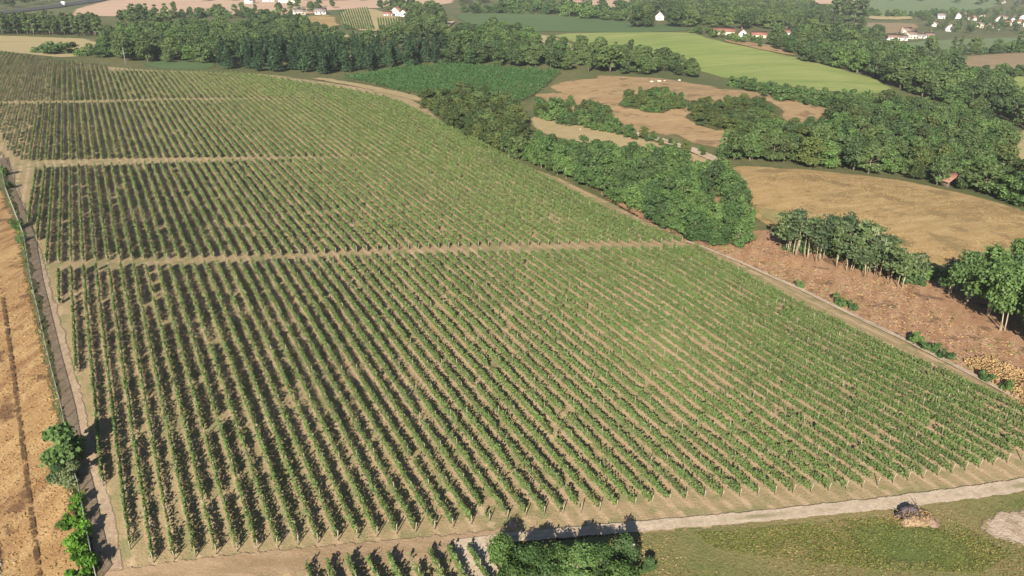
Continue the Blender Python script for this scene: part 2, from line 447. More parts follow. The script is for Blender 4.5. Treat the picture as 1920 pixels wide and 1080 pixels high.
def densify(P, step):
    out = []
    for a, b in zip(P, np.roll(P, -1, 0)):
        n = max(1, int(np.linalg.norm(b - a) / step(a)))
        out += [a + (b - a) * k / n for k in range(n)]
    return np.array(out)
def smooth_poly(P, it=2):
    for _ in range(it):
        N = np.roll(P, -1, 0)
        P = np.stack([0.75 * P + 0.25 * N, 0.25 * P + 0.75 * N], 1).reshape(-1, 2)
    return P
def sheet(name, P, material, label, lift, ragged=0.0, round_=1, soft=1.6):
    """a field, track or road: a sheet that follows the terrain just above it"""
    P = smooth_poly(np.asarray(P, float), round_)
    P = densify(P, lambda a: max(1.2, 0.018 * np.linalg.norm(a)))
    if ragged:
        d = np.linalg.norm(P, axis=1, keepdims=True)
        P = P + rng.normal(size=P.shape) * ragged * np.clip(d / 100, 0.6, 3)
    lo, hi = P.min(0), P.max(0)
    cand = GRID[((GRID > lo) & (GRID < hi)).all(1)]
    cand = cand[inside(P, cand[:, 0], cand[:, 1])] if len(cand) else cand
    nb = len(P)
    tg = np.roll(P, -1, 0) - np.roll(P, 1, 0); tg /= np.linalg.norm(tg, axis=1, keepdims=True) + 1e-9
    area = 0.5 * np.sum(P[:, 0] * np.roll(P[:, 1], -1) - np.roll(P[:, 0], -1) * P[:, 1])
    nin = np.stack([-tg[:, 1], tg[:, 0]], 1) * (1 if area > 0 else -1)
    wd = (0.55 + 0.006 * np.linalg.norm(P, axis=1))[:, None] * soft
    ins = P + nin * wd
    keep = inside(P, ins[:, 0], ins[:, 1])
    dd = np.sqrt(((ins[:, None, :] - P[None]) ** 2).sum(-1)).min(1)
    ins = ins[keep & (dd > wd[:, 0] * 0.75)]
    if len(cand):
        dc = np.array([np.sqrt(((c - P) ** 2).sum(1)).min() for c in cand])
        cand = cand[dc > (0.5 + 0.005 * np.linalg.norm(cand, axis=1)) * soft]
    allp = np.concatenate([P, ins, cand])
    r = delaunay_2d_cdt([Vector(p) for p in allp], [(i, (i + 1) % nb) for i in range(nb)], [], 1, 1e-4)
    xy = np.array([(v.x, v.y) for v in r[0]])
    T = np.array([f for f in r[2] if len(f) == 3])
    a, b, c = xy[T[:, 0]], xy[T[:, 1]], xy[T[:, 2]]
    cr = (b[:, 0]-a[:, 0])*(c[:, 1]-a[:, 1]) - (b[:, 1]-a[:, 1])*(c[:, 0]-a[:, 0])
    cen = (a + b + c) / 3
    ok = inside(P, cen[:, 0], cen[:, 1])
    T = np.where((cr < 0)[:, None], T[:, ::-1], T)[ok]
    d = np.linalg.norm(xy, axis=1)
    z = H(xy[:, 0], xy[:, 1]) + lift * (0.03 + d * 0.00035)
    me = np_mesh(name, np.column_stack([xy, z]), T, material, True)
    at = me.attributes.new('edge', 'FLOAT', 'POINT')
    at.data.foreach_set('value', (np.arange(len(xy)) >= nb).astype(np.float32))
    return tag(link(name, me), label, kind='structure')
def road(name, line, width, material, label, lift, solid=1.0):
    """a track that follows its centre line, with an 'across' and an 'edge' coordinate"""
    line = np.asarray(line, float); n = len(line)
    d = np.gradient(line, axis=0); d /= np.linalg.norm(d, axis=1, keepdims=True)
    nn = np.stack([-d[:, 1], d[:, 0]], 1)
    w = (np.asarray(width) * np.ones(n)) * (1 + 0.07 * np.sin(np.arange(n) * 0.9) + rng.normal(0, .03, n))
    acr = np.array([-0.66, -0.42, -0.2, 0.0, 0.2, 0.42, 0.66])
    xy = (line[:, None, :] + nn[:, None, :] * (acr[None, :, None] * w[:, None, None])).reshape(-1, 2)
    z = H(xy[:, 0], xy[:, 1]) + lift * (0.03 + np.linalg.norm(xy, axis=1) * 0.00035)
    k = len(acr)
    Q = np.array([(i*k+j, i*k+j+1, (i+1)*k+j+1, (i+1)*k+j) for i in range(n-1) for j in range(k-1)])
    me = np_mesh(name, np.column_stack([xy, z]), Q, material, True)
    if me.polygons[0].normal.z < 0: me.flip_normals()
    for nm, val in (('across', np.tile(acr, n)), ('edge', np.tile([0,solid,solid,solid,solid,solid,0], n))):
        at = me.attributes.new(nm, 'FLOAT', 'POINT'); at.data.foreach_set('value', np.asarray(val, np.float32))
    return tag(link(name, me), label, kind='structure')
def ribbon(line, width, close=None):
    line = np.asarray(line, float)
    d = np.gradient(line, axis=0); d /= np.linalg.norm(d, axis=1, keepdims=True)
    n = np.stack([-d[:, 1], d[:, 0]], 1)
    w = (np.asarray(width) * np.ones(len(line)))[:, None] / 2
    return np.concatenate([line + n * w, (line - n * w)[::-1]])

FIELDS = [  # name, polygon in photograph pixels, material, label, lift order, ragged
    ('vineyard_soil', [(500,1200),(170,1200),(184,1090),(132,850),(76,580),(43,430),(4,310),(-10,280),(-80,270),(-80,96),(0,98),(120,113),(240,129),(400,136),(500,138),(600,152),(700,168),(790,188),(870,260),(960,298),(1100,352),(1310,456),(1496,528),(1940,750),(2080,825),(2080,890),(1920,925),(1650,962),(1200,1008),(900,1022),(890,1060),(920,1200)], 'vine_soil', 'dry tan soil and thin grass under the vine rows', 1, 0),
    ('stubble_field', [(-120,330),(0,330),(40,430),(72,600),(112,760),(132,900),(178,1085),(190,1200),(-300,1200),(-300,330)], 'stubble', 'orange brown stubble field left of the fence', 1, 0),
    ('farm_track', [(-20,278),(15,292),(55,400),(105,560),(160,760),(218,960),(240,1100),(186,1100),(134,850),(78,580),(45,430),(5,310)], 'track', 'pale earth track between the fence and the first vine row', 2, 0.12, 0.55),
    ('rough_meadow', [(1190,980),(1450,960),(1700,936),(1980,900),(2300,870),(2300,1300),(880,1300),(900,1080),(1000,1020)], 'rough_grass', 'rough green and straw coloured grass below the dirt road', 1, 0.1),
    ('green_grass', [(1300,1000),(1480,985),(1640,972),(1800,985),(1900,1040),(1840,1075),(1640,1070),(1480,1050),(1340,1030)], 'lush', 'greener grass in the middle of the rough meadow', 2, 0.5, 4.0),
    ('clear_felled_strip', [(1280,448),(1325,360),(1360,360),(1390,432),(1440,428),(1560,474),(1740,512),(1850,560),(1950,600),(2050,620),(2050,830),(1920,752),(1480,533),(1310,462)], 'clearcut', 'reddish clear felled strip beside the right edge of the vineyard', 2, 0.3),
    ('belt_margin', [(1085,338),(1120,345),(1210,395),(1300,450),(1290,464),(1190,405)], 'clearcut', 'bare brown margin between the vineyard and the tree belt', 2, 0.2),
    ('scrub_patch', [(1165,182),(1225,170),(1285,183),(1288,207),(1220,216),(1170,203)], 'scrub', 'green scrubby patch in the middle of the clearing', 2, 0.6),
    ('scrub_slope', [(1288,208),(1380,190),(1470,195),(1480,240),(1400,262),(1300,242)], 'scrub', 'green scrubby slope at the lower right of the clearing', 2, 0.6),
    ('crop_patch', [(262,116),(405,113),(412,129),(330,133),(270,126)], 'crop', 'small dark green crop patch above the vineyard', 1, 0),
    ('dry_pasture', [(1340,312),(1500,316),(1650,331),(1760,351),(1920,394),(2050,430),(2050,540),(1740,512),(1560,480),(1440,432),(1395,400),(1380,340)], 'dry_field', 'domed brown dry pasture right of the tree belt', 1, 0.3),
    ('half_green_pasture', [(1400,390),(1470,400),(1560,430),(1680,470),(1730,500),(1560,478),(1450,430),(1405,405)], 'greenish', 'half green lower corner of the dry pasture', 2, 1.0),
    ('stubble_strip', [(985,216),(1040,226),(1130,243),(1240,268),(1340,298),(1350,308),(1250,300),(1120,275),(1050,262),(1000,246)], 'strip', 'narrow pale stubble strip behind the tree belt', 1, 0),
    ('clearing', [(1040,153),(1110,140),(1200,144),(1300,154),(1450,182),(1640,225),(1560,232),(1450,262),(1350,282),(1200,252),(1120,228),(1000,192)], 'clearing', 'parched tan clearing with scrub patches on the low hill', 1, 1.0),
    ('ripening_field', [(1020,64),(1180,60),(1300,61),(1340,76),(1440,96),(1530,117),(1690,163),(1640,182),(1500,168),(1380,152),(1280,125),(1150,98),(1070,80)], 'yellow_green', 'large yellow green field sloping on the hill behind the clearing', 1, 0),
    ('fallow_margin', [(1340,74),(1400,78),(1470,90),(1500,108),(1440,98)], 'clearing', 'brown bare margin on the upper side of the yellow green field', 2, 0.5),
    ('crop_field', [(845,26),(960,24),(1100,33),(1200,42),(1300,54),(1290,60),(1010,61),(900,52),(860,40)], 'crop', 'dark green crop field beyond the woods', 1, 0),
    ('far_vineyard_soil', [(630,147),(760,126),(860,121),(1060,134),(1030,160),(985,192),(880,195),(800,186),(700,163)], 'vine_far', 'dark ground of the dark green vineyard by the pines', 1, 0.2),
    ('headland', [(520,138),(600,145),(680,158),(760,174),(806,188),(780,192),(700,172),(600,152)], 'strip', 'pale mown headland along the top right edge of the vineyard', 2, 0.1),
    ('tan_field', [(-60,66),(100,70),(187,74),(190,98),(130,110),(60,104),(-60,92)], 'tan', 'tan mown field in front of the row of poplars', 1, 0),
    ('ploughed_field', [(95,29),(225,-6),(500,-10),(860,-10),(850,13),(640,17),(560,30),(400,27),(240,33)], 'pink', 'pinkish tan ploughed field by the far houses', 1, 0),
    ('orange_field', [(555,33),(632,28),(640,58),(600,54)], 'dry_field', 'small orange brown field beside the striped vineyard', 2, 0),
    ('small_vineyard_soil', [(630,20),(694,15),(760,36),(764,62),(640,58)], 'tan', 'pale soil under the two small striped vineyards', 3, 0),
    ('mown_strip', [(625,65),(745,67),(720,80),(640,77)], 'tan', 'narrow mown strip below the striped vineyards', 2, 0),
    ('bare_corner', [(955,63),(1030,65),(1090,90),(1070,97),(1000,78)], 'tan', 'bare tan corner beside the yellow green field', 2, 0),
    ('far_meadow', [(1622,-6),(1900,-6),(1870,16),(1800,28),(1700,30),(1622,27)], 'teal', 'pale green meadow above the far village', 1, 0),
    ('far_stubble', [(1622,29),(1715,31),(1716,38),(1625,38)], 'tan', 'narrow pale stubble strip below the far meadow', 2, 0),
    ('far_fallow', [(1560,42),(1720,42),(1730,56),(1660,66),(1580,60)], 'brownish', 'brownish fallow field left of the far village', 1, 0),
    ('valley_meadow', [(1630,86),(1720,77),(1830,72),(2000,66),(2000,94),(1850,100),(1720,104)], 'teal', 'blue green meadow below the hamlet', 1, 0),
    ('valley_fallow', [(1720,110),(1830,104),(2000,96),(2000,138),(1860,136),(1780,128)], 'brownish', 'brown fallow field below the valley meadow', 1, 0),
    ('valley_grass', [(1800,136),(1900,142),(2000,150),(2000,196),(1880,176)], 'yellow_green', 'green grass field at the right edge beyond the woods', 1, 0),
    ('side_field', [(1885,246),(2000,226),(2000,340),(1885,325)], 'tan', 'straw coloured field right of the wood', 1, 0),
    ('distant_fields', [(1500,-6),(1620,-6),(1615,10),(1510,8)], 'pink', 'pale pink fields at the upper right', 2, 0),
    ('distant_strips', [(1040,-8),(1190,-8),(1180,18),(1120,12),(1040,6)], 'pink', 'pale strip fields at the top centre', 1, 0),
]
for n, P, m, lab, lift, rag, *soft in FIELDS:
    sheet(n, ground(P), M[m], lab, lift, rag, 1, *(soft or [1.6]))
def px_line(P, n=60):
    W = ground(P)
    d = np.concatenate([[0], np.cumsum(np.linalg.norm(np.diff(W, axis=0), axis=1))])
    t = np.linspace(0, d[-1], n)
    L = np.stack([np.interp(t, d, W[:, 0]), np.interp(t, d, W[:, 1])], 1)
    for _ in range(4):
        L[1:-1] = (L[:-2] + 2 * L[1:-1] + L[2:]) / 4
    return L
road('earth_road', px_line([(190,1100),(300,1082),(560,1052),(880,1022),(960,1012)], 160), 2.8, M['brown_road'], 'brown earth road along the near ends of the vine rows', 3)
road('dirt_road', px_line([(860,1022),(1000,1006),(1190,990),(1450,968),(1650,948),(1760,934),(1920,912),(2150,880)], 160), np.linspace(1.15, 2.0, 160), M['road'], 'pale gravel road curving past the vineyard at bottom right', 4)
road('side_road', px_line([(880,1012),(885,1040),(905,1085),(925,1180)], 160), 3.0, M['road'], 'short pale track turning off the road by the tree clump', 5)
sheet('sand_patch', ground([(1828,985),(1850,965),(1920,950),(2000,945),(2000,1045),(1900,1025),(1860,1010)]), M['sand'], 'bare pale sand patch in the rough meadow', 3, 0.25)
road('furrow', px_line([(5,560),(22,680),(38,800),(52,910),(66,1020),(76,1100)], 160), 0.5, M['furrow_soil'], 'dark wheel furrow along the stubble field', 3, 0.36)  # flat strip of darker soil colour, no groove in the ground
road('edge_path', px_line([(1285,455),(1400,500),(1500,545),(1700,642),(1920,757),(2050,825)], 160), 0.85, M['road'], 'narrow pale path along the last vine row', 5)
sheet('gravel_strip', ground([(-60,960),(0,975),(4,1040),(8,1100),(-60,1100)]), M['white_gravel'], 'white gravel strip at the left edge of the stubble field', 4, 0)
road('motorway', px_line([(-80,34),(0,25),(80,16),(150,6),(230,-6)], 160), 24.0, M['asphalt'], 'dark grey motorway at the upper left', 2)
road('lane', px_line([(1150,242),(1230,262),(1300,283),(1348,304)], 160), 3.5, M['road'], 'pale lane along the stubble strip', 4)
road('forest_track', px_line([(845,42),(835,50),(822,58)], 160), 6, M['road'], 'pale track going into the wood', 4)

# ------------------------------------------------------------------ vine rows
U = np.array([-math.sin(ROW_AZ), math.cos(ROW_AZ)]); VV = np.array([math.cos(ROW_AZ), math.sin(ROW_AZ)])
ONES = 'first second third fourth fifth sixth seventh eighth ninth tenth eleventh twelfth thirteenth fourteenth fifteenth sixteenth seventeenth eighteenth nineteenth'.split()
TENS = {20: 'twent', 30: 'thirt', 40: 'fort', 50: 'fift', 60: 'sixt', 70: 'sevent', 80: 'eight'}
def ordinal(n):
    if n < 20: return ONES[n - 1]
    t, r = n // 10 * 10, n % 10
    return TENS[t] + 'ieth' if r == 0 else TENS[t] + 'y-' + ONES[r - 1]
def edge(P):
    """a block's edge as u over v, from pixels"""
    W = ground(P); u, v = W @ U, W @ VV
    o = np.argsort(v)
    return lambda x: np.interp(x, v[o], u[o])
E1a = edge([(112,570),(145,700),(172,810),(207,965),(262,1052),(500,1022),(720,998),(850,982),(965,963),(1115,953),(1290,933),(1440,923),(1590,913),(1750,888),(1850,868),(1950,852)])
E1b = edge([(100,512),(312,503),(605,488),(767,483),(1107,472),(1310,470)])
E2a = edge([(60,420),(85,496),(310,486),(590,477),(780,467),(897,462),(1017,460),(1130,457),(1270,456)])
E2b = edge([(45,318),(475,305),(555,302),(655,299),(760,296.5),(950,291)])
E3a = edge([(0,250),(20,295),(50,303),(475,296),(655,295),(760,296),(950,290.5)])
E3b = edge([(-40,197),(100,195),(475,188.5),(640,189),(700,189),(800,191)])
E4a = edge([(-60,193),(100,190),(475,185),(640,187.5),(700,188.7),(800,190.7)])
E4b = edge([(-60,134),(102,132),(250,134),(375,137),(480,141),(600,161),(705,181),(770,192)])
E5b = edge([(-60,96),(0,99),(100,112),(230,128),(250,131)])
_rb = ground([(1920,758),(1290,458),(1100,352),(960,300),(875,264),(800,196)])
RB_u, RB_v = _rb @ U, _rb @ VV
_o = np.argsort(RB_u)
right_v = lambda u: np.interp(u, RB_u[_o], RB_v[_o])
def post_mesh():
    b = MB(); b.tube([(0,0,-0.2),(0,0,0.8),(0,0,1.6)], [0.055,0.05,0.045], 5)
    return b.mesh('post', M['post'])
POST = post_mesh()
def post_leaning():
    b = MB(); b.tube([(0,0,-0.2),(0,-0.1,0.8),(0,-0.2,1.55)], [0.065,0.06,0.055], 5)
    return b.mesh('post', M['post'])
END_POST = post_leaning()
n_rows = 0
def vine_row(v, u0, u1, label, group, mat, per_m, size, posts, stems=True, gap=0.06, step=1.0, vigor=1.0, dirs=None, height=1.14, width=0.105, far=None):
    """one trained row of vines: foliage, stems and its posts"""
    global n_rows
    uu, vv = dirs if dirs else (U, VV)
    us = np.arange(u0, u1, step)
    if len(us) < 3: return
    n_rows += 1
    r = np.random.default_rng(1000 + n_rows)
    # vines that are missing or weak come in runs
    weak = np.convolve(r.random(len(us)) < gap, np.ones(r.integers(1, 3)), 'same') > 0
    drift = np.convolve(r.normal(0, 1, len(us) + 8), np.ones(9) / 9, 'valid')[:len(us)] * 0.45
    vig = np.clip(r.normal(1.0, 0.2, len(us)) + drift, 0.35, 1.45) * vigor
    for wx, wy, wr in WEAK:
        vig = vig * (1 - 0.75 * np.exp(-(((us[:, None] * uu + v * vv) - (wx, wy)) ** 2).sum(1) / (wr * 0.7) ** 2))
    vig = np.where(weak, r.choice([0.0, 0.2, 0.35, 0.45], len(us)), vig)
    P = us[:, None] * uu + (v + r.normal(0, 0.03, len(us)))[:, None] * vv
    Z = H(P[:, 0], P[:, 1])
    x0, y0, z0 = P[0, 0], P[0, 1], Z[0]
    root = None
    if far is None:
        root = link('vine_row', None, loc=(x0, y0, z0))
        tag(root, label, 'vine row', group)
    cnt = r.poisson(per_m * step * vig)
    k = np.repeat(np.arange(len(us)), cnt)
    n = len(k)
    if n:
        du = r.uniform(-0.52, 0.52, n) * step
        du += np.sin(du * 12.566 + k * 1.7) * 0.055          # leaves bunch along the canes
        top = height * (0.72 + 0.28 * vig[k])
        f = r.beta(1.5, 1.25, n)
        zz = 0.32 + (top - 0.32) * f
        # a few shoots stand above the wires, some hang out
        sh = r.random(n) < 0.17
        shoot = np.floor((us[k] + du) / 0.33)
        hs = (np.sin(shoot * 12.9898 + n_rows * 4.1) * 43758.5453) % 1.0
        zz = np.where(sh, top + r.random(n) * 0.6 * hs ** 1.5, zz)
        dv = r.normal(0, width * (1.15 - 0.45 * f), n)
        C = np.column_stack([P[k] + du[:, None] * uu + dv[:, None] * vv, Z[k] + zz]) - (x0, y0, z0)
        side = np.sign(dv)[:, None] * np.array([vv[0], vv[1], 0.0])
        N = side * 0.9 + np.array([0, 0, 0.55]) + r.normal(0, 0.65, (n, 3))
        s = size * r.uniform(0.65, 1.3, n)
        b = MB(); b.leaves(C, N, s, 0.75, r)
        if far is not None:
            far.add(b.v[0] + (x0, y0, z0), b.q[0])
            return
        link('foliage', b.mesh('vine_foliage', mat), root)
    if stems:
        b = MB()
        for i in np.nonzero(vig > 0.3)[0]:
            p = np.array([*P[i], Z[i]]) - (x0, y0, z0)
            b.tube([p + (0,0,-0.1), p + (r.normal(0,.03), r.normal(0,.03), 0.55)], [0.045, 0.03], 3)
        if b.n:
            tag(link('stems', b.mesh('vine_stems', M['bark']), root), kind='stuff')
    if posts:
        up = list(np.arange(u0 - 0.6, u1 + 0.5, posts))
        for i, u in enumerate(up):
            q = u * uu + v * vv
            end = i == 0
            o = link('post', END_POST if end else POST, root, (q[0] - x0, q[1] - y0, float(H(*q)[0]) - z0), ROW_AZ + r.normal(0, .1), (1, 1, r.uniform(0.9, 1.06)))
            o.rotation_euler = (r.normal(0, .035), r.normal(0, .035), ROW_AZ)
_weak_px = [(1335,660,5),(1350,725,5),(1270,800,4),(985,575,4),(660,705,3),(770,720,3),(1180,560,4),(560,760,3),(1110,640,4),(440,590,3),(880,640,3),(1480,780,3),(720,900,2),(1050,420,5),(800,380,4),(430,425,4),(620,400,4),(1600,840,3),(1390,560,4)]
WEAK = np.column_stack([ground([q[:2] for q in _weak_px]), [q[2] for q in _weak_px]])   # thin spots in the planting
FAR_ROWS = [MB(), MB()]   # rows past the 300 that show largest
S = 2.0
V0 = float(np.floor(min((ground([(262,1052)]) @ VV)[0], 0) / S) * S)
def block(vs, ea, eb, name, group, mat, per_m, size, posts, **kw):
    k = 0
    for v in vs:
        u0, u1 = float(ea(v)), float(eb(v))
        while u0 < u1 and right_v(u0) < v: u0 += 1.0
        while u1 > u0 and right_v(u1) < v + 0.4: u1 -= 1.0
        if u1 - u0 < 5: continue
        k += 1
        m = mat(v) if callable(mat) else mat
        vine_row(v, u0, u1, f'{ordinal(k)} vine row from the left in {name}', group, m, per_m, size, posts, **kw)
    return k
v_left = lambda px, py: float((ground([(px, py)]) @ VV)[0])
R1 = np.arange(v_left(112,560), v_left(1920,762) - 0.8, S)
R2 = np.arange(R1[0] - S * round((R1[0] - v_left(55,400)) / S), R1[-1] + 0.1, S)
R3 = np.arange(R1[0] - S * round((R1[0] - v_left(60,250)) / S), R1[-1] + 0.1, S)
R4 = np.arange(R1[0] - S * round((R1[0] - v_left(100,160)) / S), R1[-1] + 0.1, S)
counts = [
 block(R1, E1a, E1b, 'the large near block above the dirt road', 'vine rows of the near block', M['vine'], 95, 0.14, 7.0, gap=0.03),
 block(R2, E2a, E2b, 'the block between the two bare lanes', 'vine rows of the second block', M['vine'], 50, 0.185, 8.0, gap=0.024),
 block(R3, E3a, E3b, 'the block beyond the second bare lane', 'vine rows of the third block', M['vine'], 30, 0.225, 0, gap=0.015, stems=False),
 block(R4, E4a, E4b, 'the farthest main block below the woods', 'vine rows of the fourth block', M['vine'], 20, 0.27, 0, gap=0.012, stems=False),
 block(np.arange(R3[0] - S * 12, R3[0] - 0.1, S), E3a, E3b, 'the pale weedy block at the left edge', 'pale vine rows at the left edge', M['vine_dull'], 16, 0.26, 0, gap=0.07, stems=False, vigor=0.8),
 block(np.arange(R4[0] - S * 16, R4[0] - 0.1, S), E4a, E4b, 'the upper pale block at the left edge', 'pale vine rows at the upper left', M['vine_dull'], 12, 0.31, 0, gap=0.06, stems=False, vigor=0.8),
 block(np.arange(R4[0] - S * 14, R4[0] + 24, S), E4b, E5b, 'the thin block along the top left skyline', 'vine rows at the top left', M['vine_dull'], 9, 0.33, 0, gap=0.03, stems=False, far=FAR_ROWS[0]),
]
# the small block below the road
EBt = edge([(500,1075),(590,1060),(690,1048),(755,1042),(840,1030),(870,1030)])
k = 0
for v in np.arange(R1[0], R1[-1], S):
    q = ground([(560,1068),(868,1034)]) @ VV
    if q[0] - 1 <= v <= q[1] + 1:
        k += 1
        u1 = float(EBt(v))
        vine_row(v, u1 - 16, u1, f'{ordinal(k)} vine row from the left in the small block below the road', 'vine rows below the road', M['vine'], 80, 0.17, 6.5, gap=0.02)
counts.append(k)
# dark green vineyard beside the pines
fv = ground([(640,147),(760,127),(860,122),(1055,135),(1030,158),(985,190),(880,193),(800,185),(700,161)])
FA = R(40.0); fu, fw = np.array([-math.sin(FA), math.cos(FA)]), np.array([math.cos(FA), math.sin(FA)])
k = 0
vs_, us_ = fv @ fw, fv @ fu
for v in np.arange(vs_.min() + 2, vs_.max() - 1, 3.6):
    t = np.arange(us_.min(), us_.max(), 1.0)
    q = t[:, None] * fu + v * fw
    ins = inside(fv, q[:, 0], q[:, 1])
    if ins.sum() < 8: continue
    k += 1
    tt = t[ins]
    vine_row(v, tt[0], tt[-1], f'{ordinal(k)} vine row from the left in the dark vineyard by the pines', 'vine rows of the dark vineyard', M['vine_dark'], 14, 0.34, 0, stems=False, gap=0.03, far=FAR_ROWS[1], dirs=(fu, fw), height=1.8, width=0.28)
counts.append(k)
# two small striped vineyards on the far slope
for poly, n_, nm in (([(632,22),(690,16),(703,57),(645,56)], 13, 'the left striped vineyard near the houses'), ([(706,37),(755,37),(759,60),(710,60)], 10, 'the right striped vineyard near the houses')):
    W = ground(poly)
    for i in range(n_):
        f = (i + 0.5) / n_
        a, b_ = W[3] + (W[2] - W[3]) * f, W[0] + (W[1] - W[0]) * f
        d = (b_ - a); L = np.linalg.norm(d); d /= L
        nn = np.array([d[1], -d[0]])
        vine_row(float(a @ nn), float(a @ d), float(a @ d) + L, f'{ordinal(i+1)} vine row from the left in {nm}', 'vine rows of the striped vineyards', M['vine_dark'], 4.5, 0.42, 0, stems=False, gap=0.02, step=1.5, dirs=(d, nn), height=1.8, width=0.22)
_a, _b = FAR_ROWS
_me = np_mesh('distant_vine_rows', np.concatenate(_a.v + _b.v), np.concatenate(_a.q + [q + _a.n for q in _b.q]), M['vine_dull'])
_me.materials.append(M['vine_dark'])
_na = sum(len(q) for q in _a.q)
_me.polygons.foreach_set('material_index', (np.arange(len(_me.polygons)) >= _na).astype(np.int32))
tag(link('distant_vine_rows', _me), 'far vine rows on the skyline and in the dark vineyard by the pines', kind='stuff')
print('VINE ROWS', counts, n_rows)

# ------------------------------------------------------------------ trees
def crown_mesh(name, mat, seed, h, w, base, n, size, lobes=14, shape='round', flat=0.8):
    """leaf clumps on the shells of many uneven lobes, gaps between them"""
    r = np.random.default_rng(seed)
    b = MB()
    per = n // lobes
    for i in range(lobes):
        f = r.random()
        if shape == 'round':
            rad = w / 2 * math.sin(math.pi * min(0.95, 0.22 + 0.72 * f)) * r.uniform(0.35, 0.78)
        elif shape == 'tall':
            rad = w / 2 * (0.75 - 0.4 * f) * r.uniform(0.4, 0.9)
        else:
            rad = w / 2 * r.uniform(0.4, 0.85)
        a = r.random() * 6.283
        lr = w * r.uniform(0.11, 0.29)
        c = np.array([math.cos(a) * rad, math.sin(a) * rad, base + (h - base) * (0.12 + 0.80 * f)])
        dirs = r.normal(size=(per, 3)); dirs /= np.linalg.norm(dirs, axis=1, keepdims=True)
        dirs[:, 2] = np.where(dirs[:, 2] < -0.3, -dirs[:, 2], dirs[:, 2])
        C = c + dirs * np.array([1, 1, flat]) * lr * r.uniform(0.5, 1.2, (per, 1))
        N = dirs + r.normal(0, 0.8, (per, 3)) + np.array([0, 0, 0.25])
        b.leaves(C, N, size * r.uniform(0.6, 1.35, per), 0.7, r)
    return b.mesh(name, mat)
def trunk_mesh(name, mat, seed, h, rad, top, limbs=4, stems=1, k=6):
    r = np.random.default_rng(seed)
    b = MB()
    for s in range(stems):
        off = r.normal(0, 0.35, 2) if stems > 1 else np.zeros(2)
        lean = r.normal(0, 0.06 * h if stems > 1 else 0.03 * h, 2)
        P = [np.array([off[0] + lean[0] * t, off[1] + lean[1] * t, -0.3 + (h * top + 0.3) * t]) for t in (0, 0.25, 0.55, 0.8, 1.0)]
        P[2][:2] += r.normal(0, 0.02 * h, 2)
        b.tube(P, [rad * 1.25, rad, rad * 0.75, rad * 0.5, rad * 0.2], k)
        for i in range(limbs):
            t = r.uniform(0.4, 0.8); a = r.random() * 6.283; p = P[0] + (P[4] - P[0]) * t
            L = h * r.uniform(0.14, 0.26)
            q = p + np.array([math.cos(a) * L, math.sin(a) * L, L * 0.8])
            b.tube([p, (p + q) / 2 + (0, 0, L * 0.05), q], [rad * 0.4, rad * 0.28, rad * 0.1], 4)
    return b.mesh(name, mat)
def pine_mesh(seed, h=10.0, w=4.6, n=1100):
    r = np.random.default_rng(seed); b = MB()
    tiers = 11
    for i in range(tiers):
        f = i / (tiers - 1)
        z = h * (0.16 + 0.82 * f); rad = w / 2 * (1 - f) ** 0.75 * r.uniform(0.85, 1.15) + 0.15
        m = int(n / tiers * (1.5 - f))
        a = r.random(m) * 6.283; arm = np.floor(a / 6.283 * 7)
        q = rad * np.sqrt(r.random(m)) * (0.8 + 0.3 * np.sin(arm * 5.1 + i))
        C = np.column_stack([np.cos(a) * q, np.sin(a) * q, z - q * 0.22 + r.normal(0, 0.25, m)])
        N = np.column_stack([np.cos(a) * 0.5, np.sin(a) * 0.5, np.ones(m)]) + r.normal(0, 0.45, (m, 3))
        b.leaves(C, N, 0.42 * r.uniform(0.6, 1.3, m), 0.45, r)
    return b.mesh('pine_crown', M['needles'])
# kinds: (crown meshes, trunk meshes, nominal height); every mesh is 10 m tall unless said
KIND = {}
def kind(key, name, cat, crowns, trunks, lows): KIND[key] = (name, cat, crowns, trunks, lows)
kind('acacia', 'broadleaf_tree', 'tree', [crown_mesh('acacia_crown', M['leaf_a'], s, 10, 7.4, 0.3, 2600, 0.38, 24) for s in (1, 2, 3, 4)], [trunk_mesh('tree_trunk', M['pale_bark'], s, 10, 0.11, 0.85, 5, 2) for s in (1, 2)], [1])
kind('oak', 'broadleaf_tree', 'tree', [crown_mesh('oak_crown', M['leaf_b'], s, 10, 8.0, 0.6, 2600, 0.42, 20) for s in (11, 12, 13, 14)], [trunk_mesh('tree_trunk', M['bark'], s, 10, 0.24, 0.8, 6) for s in (11, 12)], [1])
kind('olive', 'broadleaf_tree', 'tree', [crown_mesh('olive_green_crown', M['leaf_olive'], s, 10, 9.0, 0.4, 2400, 0.42, 20) for s in (21, 22, 23)], [trunk_mesh('tree_trunk', M['bark'], s, 10, 0.2, 0.75, 5) for s in (21, 22)], [1])
kind('fine', 'broadleaf_tree', 'tree', [crown_mesh('leafy_crown', M['leaf_d'], s, 10, 9.5, 1.0, 4200, 0.34, 22) for s in (31, 32, 33)] , [trunk_mesh('tree_trunk', M['bark'], s, 10, 0.22, 0.8, 6) for s in (31, 32)], [])
kind('fine_acacia', 'broadleaf_tree', 'tree', [crown_mesh('leafy_crown', M['leaf_a'], s, 10, 8.0, 3.0, 3600, 0.32, 20) for s in (34, 35, 36)] , [trunk_mesh('tree_trunk', M['pale_bark'], s, 10, 0.13, 0.85, 6, 3) for s in (34, 35)], [])
kind('slender', 'slender_tree', 'tree', [crown_mesh('sparse_crown', M['leaf_e'], s, 10, 6.2, 3.4, 760, 0.34, 14) for s in (41, 42, 43, 44)], [trunk_mesh('pale_trunk', M['pale_bark'], s, 10, 0.075, 0.95, 5, 3, 5) for s in (41, 42, 43)], [])
